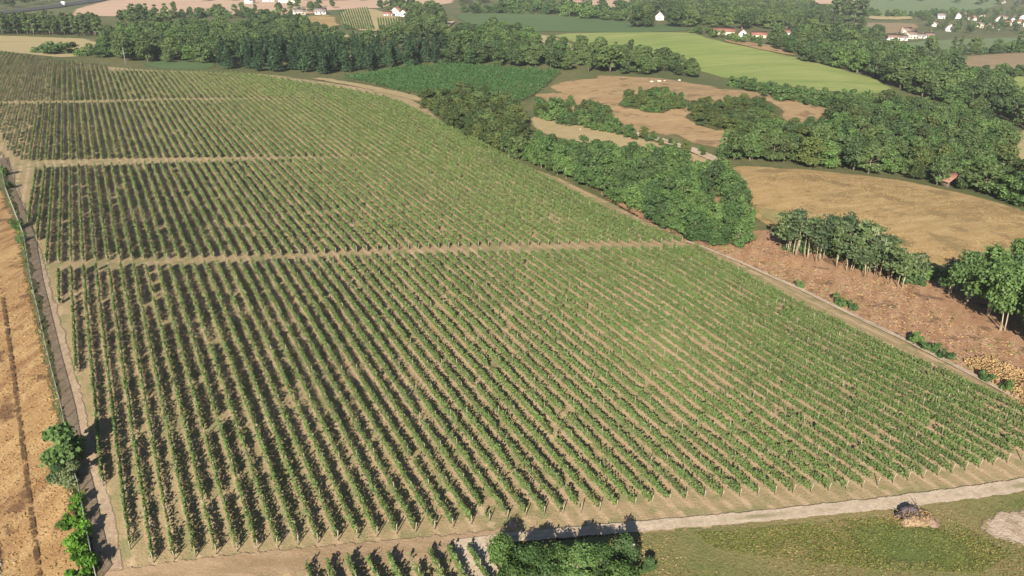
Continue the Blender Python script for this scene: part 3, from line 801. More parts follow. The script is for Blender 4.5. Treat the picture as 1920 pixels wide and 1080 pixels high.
kind('pine', 'pine_tree', 'tree', [pine_mesh(s) for s in (51, 52, 53, 54)], [trunk_mesh('pine_trunk', M['bark'], s, 10, 0.17, 0.97, 0) for s in (51,)], [])
kind('poplar', 'poplar_tree', 'tree', [crown_mesh('poplar_crown', M['leaf_b'], s, 10, 3.6, 0.8, 700, 0.42, 13, 'tall') for s in (61, 62, 63)], [trunk_mesh('poplar_trunk', M['bark'], s, 10, 0.16, 0.95, 0) for s in (61,)], [1])
kind('shrub', 'shrub', 'shrub', [crown_mesh('shrub_foliage', M['leaf_a'], s, 10, 15, 0.2, 1100, 1.0, 14, 'wide') for s in (71, 72, 73)], [trunk_mesh('shrub_stem', M['bark'], s, 10, 0.3, 0.7, 4, 3, 4) for s in (71,)], [1])
kind('olive_shrub', 'shrub', 'shrub', [crown_mesh('shrub_foliage', M['leaf_olive'], s, 10, 15, 0.2, 1100, 1.0, 14, 'wide') for s in (76, 77)], [trunk_mesh('shrub_stem', M['bark'], s, 10, 0.3, 0.7, 4, 3, 4) for s in (76,)], [1])
kind('bright_shrub', 'shrub', 'shrub', [crown_mesh('shrub_foliage', M['leaf_bright'], s, 10, 11, 0.6, 1500, 0.85, 14, 'wide') for s in (81, 82)], [trunk_mesh('shrub_stem', M['bark'], s, 10, 0.3, 0.7, 4, 3, 4) for s in (81,)], [])
kind('big_shrub', 'shrub', 'shrub', [crown_mesh('shrub_foliage', M['leaf_a'], s, 10, 10, 0.4, 2600, 0.6, 18, 'round') for s in (83,)], [trunk_mesh('shrub_stem', M['bark'], s, 10, 0.3, 0.7, 4, 3, 4) for s in (83,)], [])
kind('grey_shrub', 'shrub', 'shrub', [crown_mesh('shrub_foliage', M['leaf_c'], s, 10, 11, 0.4, 2400, 0.6, 16, 'wide') for s in (85,)], [trunk_mesh('shrub_stem', M['bark'], s, 10, 0.3, 0.7, 4, 3, 4) for s in (85,)], [])
TREES = []   # (score, kind, x, y, height, width factor, label, group)
def plant(key, x, y, h, label, group, wf=1.0):
    TREES.append((h / math.hypot(x, y), key, float(x), float(y), float(h), wf, label, group))
def wood(poly, keys, spacing, h, label, group, hv=0.34, wf=1.0, holes=(), zones=None):
    """trees of a wood over the ground inside a pixel polygon"""
    P = ground(poly)
    HL = [ground(q) for q in holes]
    lo, hi = P.min(0), P.max(0)
    n = int(max(30, (hi - lo).prod() / spacing ** 2 * 5))
    n = min(n, 9000)
    X = rng.uniform(lo, hi, (n, 2))
    X = X[inside(P, X[:, 0], X[:, 1])]
    for q in HL: X = X[~inside(q, X[:, 0], X[:, 1])]
    kept = np.empty((0, 2))
    for p in X:
        if len(kept) == 0 or ((kept - p) ** 2).sum(1).min() > spacing ** 2:
            kept = np.vstack([kept, p])
    if zones and len(kept):
        along = np.hypot(kept[:, 0], kept[:, 1]) if zones[0] == 'depth' else kept[:, 0] / kept[:, 1]
        zone = np.clip((np.argsort(np.argsort(along)) * len(zones[1]) // len(kept)), 0, len(zones[1]) - 1)
    for i, p in enumerate(kept):
        lab = f'{label}, {zones[1][zone[i]]}' if zones else label
        plant(keys[rng.integers(len(keys))], p[0], p[1], h * rng.uniform(1 - hv, 1 + hv), lab, group, wf * rng.uniform(0.85, 1.45))
    return len(kept)
# near, single trees and bushes
for (px, py, h, key, lab) in (
    (940,1066,4.0,'fine','round dark green tree at the left end of the clump below the road'),
    (1000,1094,4.8,'fine','broad leafy tree in the front of the clump below the road'),
    (1046,1082,3.6,'fine','low leafy tree in the middle of the clump below the road'),
    (1082,1100,5.0,'fine_acacia','bright leaved tree in front of the clump below the road'),
    (1124,1086,4.1,'fine','dense green tree right of centre in the clump below the road'),
    (1168,1066,4.3,'fine_acacia','pale stemmed tree at the right end of the clump below the road'),
    (960,1120,4.2,'fine','leafy tree at the bottom edge left of the clump'),
    (1160,1120,4.0,'fine','leafy tree at the bottom edge right of the clump')):
    x, y, _ = gpt(px, py); plant(key, x, y, h, lab, 'trees of the clump below the road', 0.95)
for (px, py, h, key, lab, wf) in (
    (122,872,5.0,'big_shrub','large dark green bush leaning over the fence',0.95),
    (138,905,3.2,'grey_shrub','grey green bush in front of the large dark bush',0.9),
    (112,905,2.4,'big_shrub','low dark bush at the foot of the large bush',1.0),
    (150,985,1.7,'bright_shrub','bright green bush by the fence, upper one of the bright group',0.9),
    (158,1015,2.0,'bright_shrub','bright green bush by the fence, in the middle of the group',0.9),
    (160,1060,2.1,'bright_shrub','bright green bush by the fence at the bottom edge',0.9),
    (146,955,1.6,'bright_shrub','bright green bush by the fence just below the grey green bush',0.9),
    (152,1036,1.9,'bright_shrub','bright green bush by the fence, third down of the bright group',1.0),
    (166,1078,1.9,'bright_shrub','bright green bush by the fence, nearest the bottom corner of the track',0.9),
    (124,990,1.4,'bright_shrub','small bright bush standing off the fence in the stubble',0.9),
    (150,1095,1.8,'bright_shrub','bright green bush cut by the bottom edge of the photo',1.0),
    (8,330,2.2,'shrub','green bush at the top end of the fence',0.8),
    (16,355,1.8,'shrub','small green bush second from the top end of the fence',0.8),
    (34,430,2.0,'shrub','green bush beside the fence half way along the second block',0.8),
    (42,455,1.6,'shrub','low green bush just below the one half way along the fence',0.9),
    (1215,1070,1.5,'big_shrub','low dark bush right of the pole-like trunk by the tree clump',1.1),
    (1500,540,1.5,'shrub','small bush at the vineyard edge left of the felled strip',0.8),
    (1576,574,1.9,'shrub','round bush on the edge path, left one of a pair',0.75),
    (1600,582,1.6,'shrub','round bush on the edge path, right one of a pair',0.8),
    (1712,646,2.0,'shrub','dark bush on the edge path below the leafy clump',0.8),
    (1742,662,1.6,'shrub','low bush in the middle of the edge path thicket',0.9),
    (1772,676,1.6,'shrub','low bush at the lower end of the edge path thicket',0.9),
    (1848,716,1.3,'shrub','small bush left of the heap of cut logs',0.9),
    (1888,735,1.4,'shrub','small bush below the heap of cut logs',0.9),
    (1405,418,3.2,'shrub','bushy young tree at the corner of the dry pasture',0.5),
    (1470,440,3.0,'shrub','bush at the left end of the slender trees',0.55)):
    x, y, _ = gpt(px, py); plant(key, x, y, h, lab, None, wf)
L = 'leafy tree in the belt beside the vineyard'
LMR = ('across', ['left part', 'middle part', 'right part'])
wood([(965,298),(1010,286),(1180,303),(1330,334),(1385,356),(1396,390),(1380,445),(1300,452),(1235,425),(1115,356)], ['acacia','acacia','acacia','oak'], 2.7, 5.7, L, 'trees of the belt beside the vineyard', holes=[[(1325,365),(1360,360),(1375,425),(1320,425)]], wf=0.95, zones=('depth', ['near end by the bare gap', 'near half', 'middle', 'far half', 'far end by the corner thicket']))
wood([(1275,435),(1330,425),(1395,432),(1402,468),(1320,464)], ['acacia'], 2.6, 4.6, 'low bushy tree at the near end of the belt by the lane', 'low trees at the near end of the belt', wf=1.1)
wood([(800,205),(860,184),(950,205),(985,258),(955,292),(880,262)], ['olive','olive','oak'], 3.4, 5.6, 'olive green tree in the thicket at the vineyard corner', 'olive green trees of the corner thicket', wf=1.05)
wood([(1470,480),(1560,500),(1660,535),(1720,548),(1725,528),(1640,495),(1540,470),(1480,462)], ['slender'], 2.3, 7.6, 'slender pale stemmed tree on the felled strip', 'slender trees left standing on the felled strip', wf=1.0, zones=('across', ['left end', 'left of the middle', 'right of the middle', 'right end']))
wood([(1480,470),(1560,488),(1660,522),(1725,540),(1735,520),(1640,488),(1540,462),(1480,452)], ['shrub'], 2.6, 2.3, 'low bush under the slender trees at the pasture edge', 'bushes under the slender trees', wf=0.9)
wood([(1800,585),(1840,604),(1930,655),(2000,680),(2000,560),(1900,540),(1815,545)], ['fine_acacia'], 4.2, 9.0, 'tall leafy tree in the clump at the right edge', 'trees of the clump at the right edge', wf=0.95, hv=0.15, zones=('depth', ['front', 'behind the front ones', 'back']))
wood([(1768,545),(1780,530),(1796,536),(1785,562)], ['fine_acacia'], 3.2, 4.6, 'lower tree at the left end of the right edge clump', 'lower trees of the right edge clump')
wood([(1345,302),(1460,306),(1600,322),(1700,335),(1760,349),(1840,365),(1925,392),(2050,400),(2050,340),(1890,340),(1895,260),(1800,218),(1690,208),(1560,232),(1450,262),(1380,280)], ['acacia','oak','acacia','oak','olive'], 4.3, 6.6, 'dense green tree in the wood behind the dry pasture', 'trees of the wood behind the dry pasture', zones=LMR, holes=[[(1885,240),(2050,230),(2050,335),(1885,330)], [(1762,334),(1798,338),(1802,370),(1758,360)]])
wood([(1295,205),(1380,192),(1440,200),(1450,235),(1400,255),(1310,235)], ['olive','oak'], 3.2, 3.4, 'low scrubby tree at the clearing edge of the wood', 'scrub trees on the clearing', wf=1.3)
wood([(1168,182),(1230,172),(1280,185),(1280,205),(1220,212),(1175,200)], ['olive_shrub','shrub'], 2.6, 2.0, 'scrub bush in the green patch on the clearing', 'scrub bushes on the clearing')
wood([(1000,215),(1040,192),(1110,198),(1150,225),(1170,250),(1230,262),(1330,290),(1320,296),(1210,268),(1090,240),(1010,222)], ['shrub','acacia','olive'], 3.0, 2.8, 'bushy tree between the stubble strip and the clearing', 'bushy trees beside the stubble strip', wf=0.95)
wood([(1365,158),(1460,172),(1600,190),(1690,186),(1720,200),(1660,222),(1540,205),(1440,186)], ['oak','acacia','shrub'], 4.2, 3.5, 'rounded tree in the hedge between clearing and yellow green field', 'trees of the hedge above the clearing', wf=1.05)
wood([(1040,128),(1120,112),(1200,118),(1290,132),(1300,146),(1200,140),(1100,138)], ['oak','oak','poplar'], 7.0, 9.5, 'dark tree in the grove on the crest of the clearing', 'trees of the grove above the clearing')
wood([(1440,88),(1500,84),(1560,96),(1680,112),(1760,140),(1860,180),(1960,230),(1960,262),(1880,225),(1790,205),(1700,172),(1600,135),(1520,118)], ['oak','oak','acacia','poplar'], 6.5, 10.5, 'tall dark tree in the diagonal wood right of the yellow green field', 'trees of the diagonal wood', zones=('depth', ['near end', 'middle part', 'far end']))
wood([(1020,100),(1040,92),(1150,105),(1070,118)], ['oak'], 8, 7, 'tree on the edge of the bare corner', 'trees by the bare corner')
wood([(830,125),(880,105),(960,92),(1000,98),(1050,118),(1060,132),(960,126),(870,122)], ['oak','acacia'], 6.0, 8.5, 'tree in the wood right of the pines', 'trees of the wood right of the pines')
wood([(830,100),(850,75),(930,62),(1000,85),(1010,100),(900,105)], ['oak','acacia'], 7.0, 9.5, 'tall tree in the wood below the crop field', 'trees of the wood below the crop field')
wood([(1188,52),(1190,30),(1250,15),(1400,8),(1510,14),(1560,40),(1500,58),(1440,50),(1380,44),(1300,52)], ['oak','poplar'], 9, 12, 'dark blue green tree in the far wood behind the farm', 'trees of the far wood behind the farm', holes=[[(1222,30),(1256,30),(1262,56),(1218,56)]])
wood([(412,128),(600,142),(700,135),(830,118),(835,100),(700,104),(560,104),(420,108)], ['pine'], 7.4, 12.5, 'dark pine in the plantation above the vineyard', 'pines of the plantation', hv=0.12, wf=1.15, zones=LMR)
wood([(188,105),(200,75),(330,66),(470,60),(590,72),(640,82),(700,92),(560,102),(420,106),(408,120),(300,118),(240,116)], ['oak','oak','acacia'], 7.0, 9.0, 'tree in the mixed wood above the vineyard', 'trees of the mixed wood')
wood([(440,62),(500,48),(560,52),(600,66),(560,74),(470,68)], ['oak','acacia'], 7, 8, 'tall tree in the wood below the houses', 'trees of the wood below the houses')
wood([(-20,66),(90,67),(190,70),(190,58),(60,56),(-20,56)], ['poplar'], 5.2, 13, 'narrow poplar in the row behind the tan field', 'poplars behind the tan field', wf=1.2, hv=0.12, zones=LMR)
wood([(225,60),(280,58),(330,54),(330,44),(250,42)], ['oak','poplar'], 11, 14, 'tall tree rising above the mixed wood', 'tall trees above the mixed wood')
wood([(870,22),(1000,18),(1060,22),(1180,38),(1170,42),(1040,28),(880,26)], ['oak','shrub'], 12, 8, 'tree in the hedge along the crop field', 'trees of the hedge along the crop field')
wood([(690,14),(720,18),(790,30),(830,40),(835,62),(780,58),(765,40),(740,16)], ['oak'], 12, 12, 'tree around the white house on the slope', 'trees around the white house')
wood([(770,60),(830,62),(840,80),(770,84),(700,84),(740,78)], ['oak'], 10, 10, 'tree below the white house', 'trees below the white house')
wood([(1340,54),(1330,46),(1420,42),(1460,52),(1430,56)], ['oak'], 14, 11, 'tree behind the farm buildings', 'trees behind the farm')
wood([(1500,70),(1560,62),(1640,64),(1660,80),(1640,100),(1560,92)], ['oak','poplar'], 14, 13, 'tree in the valley left of the hamlet', 'trees of the valley by the hamlet')
wood([(1720,36),(1850,24),(2000,20),(2000,60),(1850,64),(1800,62),(1740,54)], ['oak','oak','poplar'], 17, 8, 'tree among the village houses', 'trees among the village houses')
wood([(1740,98),(1830,95),(1830,106),(1740,108)], ['oak','poplar'], 15, 14, 'tree in the line across the valley meadow', 'trees across the valley meadow')
wood([(1890,96),(1910,95),(1910,102),(1890,103)], ['poplar'], 18, 15, 'tall tree at the right end of the valley meadow', 'trees right of the valley meadow')
wood([(1560,40),(1622,39),(1622,42),(1560,43)], ['poplar'], 11, 26, 'tall poplar in the dense block beyond the valley', 'poplars of the far block', wf=1.6, hv=0.08)
wood([(860,10),(1000,2),(1180,6),(1180,0),(860,0)], ['oak'], 24, 12, 'far tree at the top edge of the photo', 'far trees along the top edge')
wood([(-20,20),(60,10),(150,-4),(100,-8),(-20,6)], ['oak'], 22, 11, 'far tree beyond the motorway', 'far trees beyond the motorway')
wood([(1640,2),(1920,4),(1920,14),(1880,12),(1720,2)], ['oak'], 34, 11, 'far tree at the upper right', 'far trees at the upper right')
wood([(560,16),(590,16),(600,26),(560,26)], ['oak'], 18, 7, 'small tree between the far houses', 'trees between the far houses')
wood([(60,98),(140,104),(190,108),(190,100),(120,98)], ['oak','shrub'], 8, 4.5, 'bushy tree below the tan field', 'bushy trees below the tan field', wf=1.2)
HEDGE = 'bush in a far hedgerow between the fields'
for P_, keys_, sp_, h_ in (([(1500,56),(1560,60),(1620,64),(1620,67),(1560,64),(1500,60)], ['oak','shrub'], 7, 6),
    ([(1622,27),(1720,30),(1850,26),(1850,29),(1720,34),(1622,31)], ['shrub','oak'], 12, 7),
    ([(1720,106),(1830,100),(1960,94),(1960,97),(1830,104),(1720,110)], ['shrub','oak'], 7, 6), ([(1780,134),(1860,140),(1960,144),(1960,148),(1860,145),(1780,138)], ['shrub','oak'], 6, 5),
    ([(240,36),(400,30),(560,33),(560,37),(400,34),(240,40)], ['shrub','oak'], 8, 6), ([(400,26),(480,24),(480,20),(400,21)], ['oak'], 12, 7),
    ([(520,24),(560,20),(625,16),(625,12),(560,15),(520,18)], ['oak'], 16, 8), ([(380,3),(600,1),(700,2),(700,-1),(380,-1)], ['oak','shrub'], 20, 9),
    ([(960,14),(1180,20),(1180,24),(960,17)], ['oak','shrub'], 14, 9), ([(1300,56),(1340,66),(1440,88),(1436,92),(1330,70),(1296,60)], ['shrub','oak'], 8, 4)):
    wood(P_, keys_, sp_, h_, HEDGE, 'bushes of the far hedgerows')
for px, py, h, lab in ((1004,82,8,'round dark tree alone on the bare corner'), (1522,118,10,'broad tree at the top of the diagonal wood edge'), (1508,116,9,'tree beside the broad one at the field edge'), (130,101,6,'round bush tree below the tan field')):
    x, y, _ = gpt(px, py); plant('oak', x, y, h, lab, None, 1.25)
for px, py in ((1410,300),(1375,302),(1450,304)):
    x, y, _ = gpt(px, py); plant('oak', x, y, 8.5, 'big dark tree at the left end of the wood, in front', 'big front trees of the wood', 1.1)
TREES.sort(key=lambda t: -t[0])
made = {}
FAR = []
for score, key, x, y, h, wf, label, group in TREES:
    name, cat, crowns, trunks, lows = KIND[key]
    limit = {'broadleaf_tree': 300, 'shrub': 140}.get(name, 120)
    z = float(H(x, y)[0])
    rz = rng.uniform(0, 6.283); s = h / 10.0
    if made.get(name, 0) < limit or not lows:
        made[name] = made.get(name, 0) + 1
        root = link(name, None, loc=(x, y, z), rz=rz, scale=(s * wf * rng.uniform(0.85, 1.15), s * wf * rng.uniform(0.85, 1.15), s))
        tag(root, label, cat, group)
        i = int(rng.integers(1000))
        link('crown' if cat == 'tree' else 'foliage', crowns[i % len(crowns)], root)
        link('trunk' if cat == 'tree' else 'stem', trunks[i % len(trunks)], root)
    else:
        FAR.append((x, y, z, rz, s * wf, s, int(rng.integers(len(crowns))), key))
# everything past those limits: one mass of instanced crowns
SRC = bpy.data.collections.new('woodland_sources')
index = {}
for key in dict.fromkeys(f[7] for f in FAR):
    for j, me in enumerate(KIND[key][2]):
        index[(key, j)] = len(index)
        SRC.objects.link(bpy.data.objects.new(f'a{len(index):03d}_crown', me))
pm = bpy.data.meshes.new('distant_woodland')
pm.vertices.add(len(FAR))
pm.vertices.foreach_set('co', np.array([f[:3] for f in FAR], np.float32).ravel())
for nm, ty, val in (('rot', 'FLOAT_VECTOR', [(0, 0, f[3]) for f in FAR]), ('size', 'FLOAT_VECTOR', [(f[4], f[4], f[5]) for f in FAR]), ('which', 'INT', [index[(f[7], f[6])] for f in FAR])):
    at = pm.attributes.new(nm, ty, 'POINT')
    at.data.foreach_set('value' if ty == 'INT' else 'vector', np.array(val, np.int32 if ty == 'INT' else np.float32).ravel())
wood_o = tag(link('distant_woodland', pm), 'far woods and hedges that read as one dark green mass', kind='stuff')
gn = bpy.data.node_groups.new('scatter_crowns', 'GeometryNodeTree')
gn.interface.new_socket('Geometry', in_out='INPUT', socket_type='NodeSocketGeometry')
gn.interface.new_socket('Geometry', in_out='OUTPUT', socket_type='NodeSocketGeometry')
N_ = gn.nodes.new
gi, go, ci, ip = N_('NodeGroupInput'), N_('NodeGroupOutput'), N_('GeometryNodeCollectionInfo'), N_('GeometryNodeInstanceOnPoints')
ci.inputs['Collection'].default_value = SRC
ci.inputs['Separate Children'].default_value = True
ci.inputs['Reset Children'].default_value = True
ip.inputs['Pick Instance'].default_value = True
gn.links.new(gi.outputs[0], ip.inputs['Points'])
gn.links.new(ci.outputs[0], ip.inputs['Instance'])
for nm, ty, sock in (('which', 'INT', 'Instance Index'), ('rot', 'FLOAT_VECTOR', 'Rotation'), ('size', 'FLOAT_VECTOR', 'Scale')):
    na_ = N_('GeometryNodeInputNamedAttribute'); na_.data_type = ty; na_.inputs['Name'].default_value = nm
    gn.links.new(na_.outputs[0], ip.inputs[sock])
gn.links.new(ip.outputs[0], go.inputs[0])
wood_o.modifiers.new('scatter', 'NODES').node_group = gn
print('TREES', len(TREES), made, 'far', len(FAR))

# ------------------------------------------------------------------ buildings
def house(px, py, w, d, hw, hr, rz, wall, roof, label, chimney=True, windows=True, cat='house', name='house', group=None):
    w, d, hw, hr = (q * 0.86 for q in (w, d, hw, hr))
    x, y, z = gpt(px, py)
    y += d / 2
    z = float(H(x, y)[0])
    root = link(name, None, loc=(x, y, z), rz=R(rz))
    tag(root, label, cat, group)
    b = MB()
    b.add([(-w/2,-d/2,-1),(w/2,-d/2,-1),(w/2,d/2,-1),(-w/2,d/2,-1),(-w/2,-d/2,hw),(w/2,-d/2,hw),(w/2,d/2,hw),(-w/2,d/2,hw),(-w/2,0,hw+hr),(w/2,0,hw+hr)],
          [(0,1,5,4),(2,3,7,6),(1,2,6,5),(3,0,4,7),(4,5,9,8),(6,7,8,9)], [(5,6,9),(7,4,8)])
    link('wall', b.mesh('house_wall', M[wall]), root)
    b = MB()
    e, t = 0.45, 0.28
    for s in (-1, 1):
        ye, ze = s * (d/2 + e), hw - e * hr / (d / 2)
        V = [(-w/2-e,ye,ze+0.03),(w/2+e,ye,ze+0.03),(w/2+e,0,hw+hr+0.03),(-w/2-e,0,hw+hr+0.03)]
        V += [(a, b_, c + t) for a, b_, c in V]
        Q = [(0,1,2,3),(4,7,6,5),(0,4,5,1),(1,5,6,2),(3,2,6,7),(0,3,7,4)]
        b.add(V, Q)
    r_ = link('roof', b.mesh('house_roof', M[roof]), root)
    if chimney:
        b = MB(); b.box((w*0.25, d*0.12, hw+hr+0.3), (0.7,0.7,1.8))
        link('chimney', b.mesh('chimney', M['brown_roof']), r_)
    if windows:
        n = max(1, int(w // 3.2))
        for i in range(n):
            xx = -w/2 + w * (i + 0.5) / n
            for zz in ([1.5] if hw < 4 else [1.5, 4.2]):
                b = MB(); b.box((xx, -d/2-0.02, zz), (1.0, 0.12, 1.3))
                link('window', b.mesh('window', M['glass']), root)
        for zz in (1.5, hw + 0.2):
            b = MB(); b.box((w/2+0.02, 0.0, zz), (0.12, 1.0, 1.2)); link('window', b.mesh('window', M['glass']), root)
            b = MB(); b.box((-w/2-0.02, 0.0, zz), (0.12, 1.0, 1.2)); link('window', b.mesh('window', M['glass']), root)
        b = MB(); b.box((w*0.08, -d/2-0.03, 1.0), (1.0, 0.14, 2.1)); link('door', b.mesh('door', M['plank']), root)
H_ = house
H_(745,30,11,10,5.2,3.6,62,'white_wall','red_roof','large white gabled house above the striped vineyard')
H_(727,31,9,7,3.0,2.0,8,'white_wall','red_roof','low white wing left of the large gabled house')
H_(757,31,6,6,4.4,2.4,75,'white_wall','red_roof','small white gable right of the large house')
H_(490,33,11,8,4.0,2.6,10,'white_wall','red_roof','white house with red roof by the trees at upper left')
H_(563,28,10,8,3.6,2.4,15,'cream_wall','grey_roof','cream house with a pale roof among far houses')
H_(600,27,12,9,3.2,3.4,5,'white_wall','grey_roof','white house under a big grey roof by the orange field')
H_(551,27,6,6,3,2,60,'white_wall','grey_roof','small white house left of the cream house')
H_(537,6,22,9,4,2,4,'white_wall','grey_roof','long white building at the top edge', False)
H_(503,4,16,9,4,2,4,'white_wall','grey_roof','shorter white building left of the long one', False)
H_(467,7,11,9,5,3,60,'white_wall','red_roof','white house at the top edge beside the ploughed field')
H_(474,32,9,8,3.6,2.4,20,'cream_wall','red_roof','cream house half hidden left of the red roofed house')
H_(1238,38,8,9,4.2,4.2,78,'white_wall','grey_roof','white steep gabled house alone in the far wood')
H_(1358,65,17,8,2.6,2.6,-3,'cream_wall','red_roof','long red roofed barn of the hill farm', False, False, 'barn', 'barn')
H_(1394,72,6.5,7,3.4,3.2,80,'white_wall','red_roof','white gabled farmhouse beside the long barn')
H_(1374,72,7,4,2.0,1.0,-6,'white_wall','red_roof','low white shed in front of the long barn', False, True, 'shed', 'shed')
H_(1424,70,12,6,2.2,2.0,-6,'cream_wall','red_roof','brown red barn right of the farmhouse', False, False, 'barn', 'barn')
H_(1470,68,11,8,3.6,2.4,-5,'white_wall','red_roof','white house with a red roof right of the farm')
H_(1498,70,13,8,3.4,2.4,-8,'white_wall','red_roof','white house with a bright red roof by the diagonal wood')
H_(1678,76,14,9,3.4,2.6,-4,'white_wall','brown_roof','white farmhouse with dark roof at left of the hamlet')
H_(1695,76,9,7,3.2,2.2,-14,'white_wall','brown_roof','smaller white house beside the hamlet farmhouse')
H_(1711,73,13,10,5.2,2.8,20,'cream_wall','brown_roof','cream two storey house in the hamlet')
H_(1729,72,8,7,3,2,-10,'white_wall','grey_roof','small white house right of the cream house')
H_(1744,71,10,8,3,2.6,-8,'white_wall','brown_roof','white house at the right end of the hamlet')
H_(1702,63,12,9,4,2.8,25,'cream_wall','brown_roof','cream house behind the hamlet')
H_(1783,59,9,10,4.6,4.0,82,'white_wall','grey_roof','white steep gabled house below the village')
H_(1755,50,10,8,3.6,3.0,40,'white_wall','brown_roof','white house on the left slope of the village')
k = 0
VILL = [(1755,32,70),(1767,35,10),(1778,31,75),(1789,30,-12),(1797,35,80),(1812,31,5),(1825,38,-20),(1838,52,12),(1858,54,60),(1869,56,-15),(1874,42,75),(1882,36,10),(1891,48,-8),(1900,44,70),(1906,38,12),(1912,46,-20),(1919,38,65),(1910,8,10),(1880,6,15),(1842,34,-10),(1925,50,20)]
WH = ['white','cream']; PLACE = ['at the upper left of the village','low at the upper left of the village','gabled, upper left of the village centre','upper centre of the village','gabled, at the village centre','right of the village centre','among trees at the village centre','at the lower centre of the village','gabled, at the lower right of the village','at the lower right of the village','gabled, right half of the village','in the upper right of the village','right of the village trees','gabled, near the right edge','in the village near the right edge','low, near the right edge','gabled, at the right edge','alone near the upper right corner','left of the one in the upper right corner','behind the village trees','cut by the right edge below the village']
for (px, py, rz), pl in zip(VILL, PLACE):
    k += 1
    H_(px, py, 8 + (k * 7) % 5, 8 + k % 2, 3.4 + (k % 3) * 0.7, 2.8 + (k % 4) * 0.4, rz, 'white_wall' if k % 4 else 'cream_wall', ['brown_roof','red_roof','grey_roof'][k % 3], f"{'white' if k % 4 else 'cream'} house {pl}", k % 2 == 0, True, group='village houses')
# the old shed by the dry pasture
x, y, z = gpt(1782, 352)
root = link('shed', None, loc=(x, y + 2, float(H(x, y + 2)[0])), rz=R(25), scale=0.85); tag(root, 'old open shed with a rusty roof at the edge of the dry pasture', 'shed')
b = MB(); b.box((-1.7,0,1.3),(0.15,4.0,3.2)); b.box((0,1.95,1.2),(3.3,0.15,3.0)); link('wall', b.mesh('shed_wall', M['plank']), root)
b = MB(); b.add([(-2.6,-2.4,2.0),(2.0,-2.4,4.3),(2.0,2.4,4.3),(-2.6,2.4,2.0),(-2.6,-2.4,2.15),(2.0,-2.4,4.45),(2.0,2.4,4.45),(-2.6,2.4,2.15)], [(0,3,2,1),(4,5,6,7),(0,1,5,4),(1,2,6,5),(2,3,7,6),(3,0,4,7)])
link('roof', b.mesh('shed_roof', M['rust_roof']), root)
for yy in (-1.9, 1.9):
    b = MB(); b.box((1.7, yy, 1.9), (0.18, 0.18, 4.6)); link('post', b.mesh('shed_post', M['plank']), root)
# lorry on the motorway
x, y, z = gpt(119, 10)
root = link('lorry', None, loc=(x, y, z + 0.5), rz=R(-52)); tag(root, 'white lorry driving on the far motorway', 'lorry')
b = MB(); b.box((0,0,2.4),(11,2.6,2.9)); link('trailer', b.mesh('lorry_trailer', M['paint_white']), root)
b = MB(); b.box((7.1,0,2.0),(2.3,2.5,2.8)); c_ = link('cab', b.mesh('lorry_cab', M['paint_white']), root)
b = MB(); b.box((8.27,0,2.5),(0.08,2.1,0.9)); link('windscreen', b.mesh('windscreen', M['glass']), c_)
for xx in (-4, -2.6, 4.2, 7.2):
    for yy in (-1.15, 1.15):
        b = MB(); b.tube([(xx,yy-0.17,0.5),(xx,yy+0.17,0.5)],[0.5,0.5],10); link('wheel', b.mesh('wheel', M['rubber']), root)

# ------------------------------------------------------------------ fence, poles, heaps, stones
FL = px_line([(0,300),(12,360),(47,450),(62,540),(77,605),(95,685),(120,782),(137,880),(150,920),(160,972),(170,1025),(184,1095)], 400)
fd = np.concatenate([[0], np.cumsum(np.linalg.norm(np.diff(FL, axis=0), axis=1))])
npan = int(fd[-1] / 3.0)
t = np.linspace(0, fd[-1], npan + 1)
FP = np.stack([np.interp(t, fd, FL[:, 0]), np.interp(t, fd, FL[:, 1])], 1)
FZ = H(FP[:, 0], FP[:, 1])
fence = link('wire_fence', None, loc=(*FP[-1], FZ[-1])); tag(fence, 'long grey wire mesh fence between the stubble field and the track', 'fence')
o3 = np.array([*FP[-1], FZ[-1]])
b = MB(); b.tube([(0,0,-0.3),(0,0,1.75)],[0.06,0.05],6); FPOST = b.mesh('fence_post', M['zinc'])
for p, z in zip(FP, FZ): link('post', FPOST, fence, tuple(np.array([*p, z]) - o3))
for i in range(npan):
    a = np.array([*FP[i], FZ[i]]) - o3; c = np.array([*FP[i+1], FZ[i+1]]) - o3
    b = MB()
    for hgt in np.linspace(0.1, 1.5, 14): b.tube([a + (0,0,hgt), c + (0,0,hgt)], [0.02,0.02], 3)
    for s in np.linspace(0.04, 0.96, 20): b.tube([a + (c-a)*s + (0,0,0.08), a + (c-a)*s + (0,0,1.52)], [0.016,0.016], 3)
    pn = link('mesh_panel', b.mesh('mesh_panel', M['zinc']), fence)
    b = MB(); b.tube([a + (0,0,1.6), c + (0,0,1.6)], [0.04,0.04], 5)
    link('rail', b.mesh('fence_rail', M['zinc']), pn)
def pole(px, py, h, rad, mat, label, lean=0.0):
    x, y, z = gpt(px, py)
    b = MB(); b.tube([(0,0,-0.4),(lean*0.5,0,h*0.5),(lean,0,h)], [rad*1.15, rad, rad*0.8], 8)
    root = link('pole', b.mesh('pole', M[mat]), loc=(x, y, z)); tag(root, label, 'pole')
    b = MB(); b.box((lean, 0, h + 0.05), (rad*2.4, rad*2.4, 0.1)); link('cap', b.mesh('pole_cap', M['zinc']), root)
pole(1184,1076,3.9,0.10,'bark','dark pole-like trunk at the right end of the tree clump')  # a clump tree's bare trunk, built as a capped pole
pole(236,122,8.5,0.16,'zinc','pale pole at the far top edge of the vineyard')
pole(1627,326,3.0,0.12,'post','pale leaning post at the edge of the wood', 0.3)
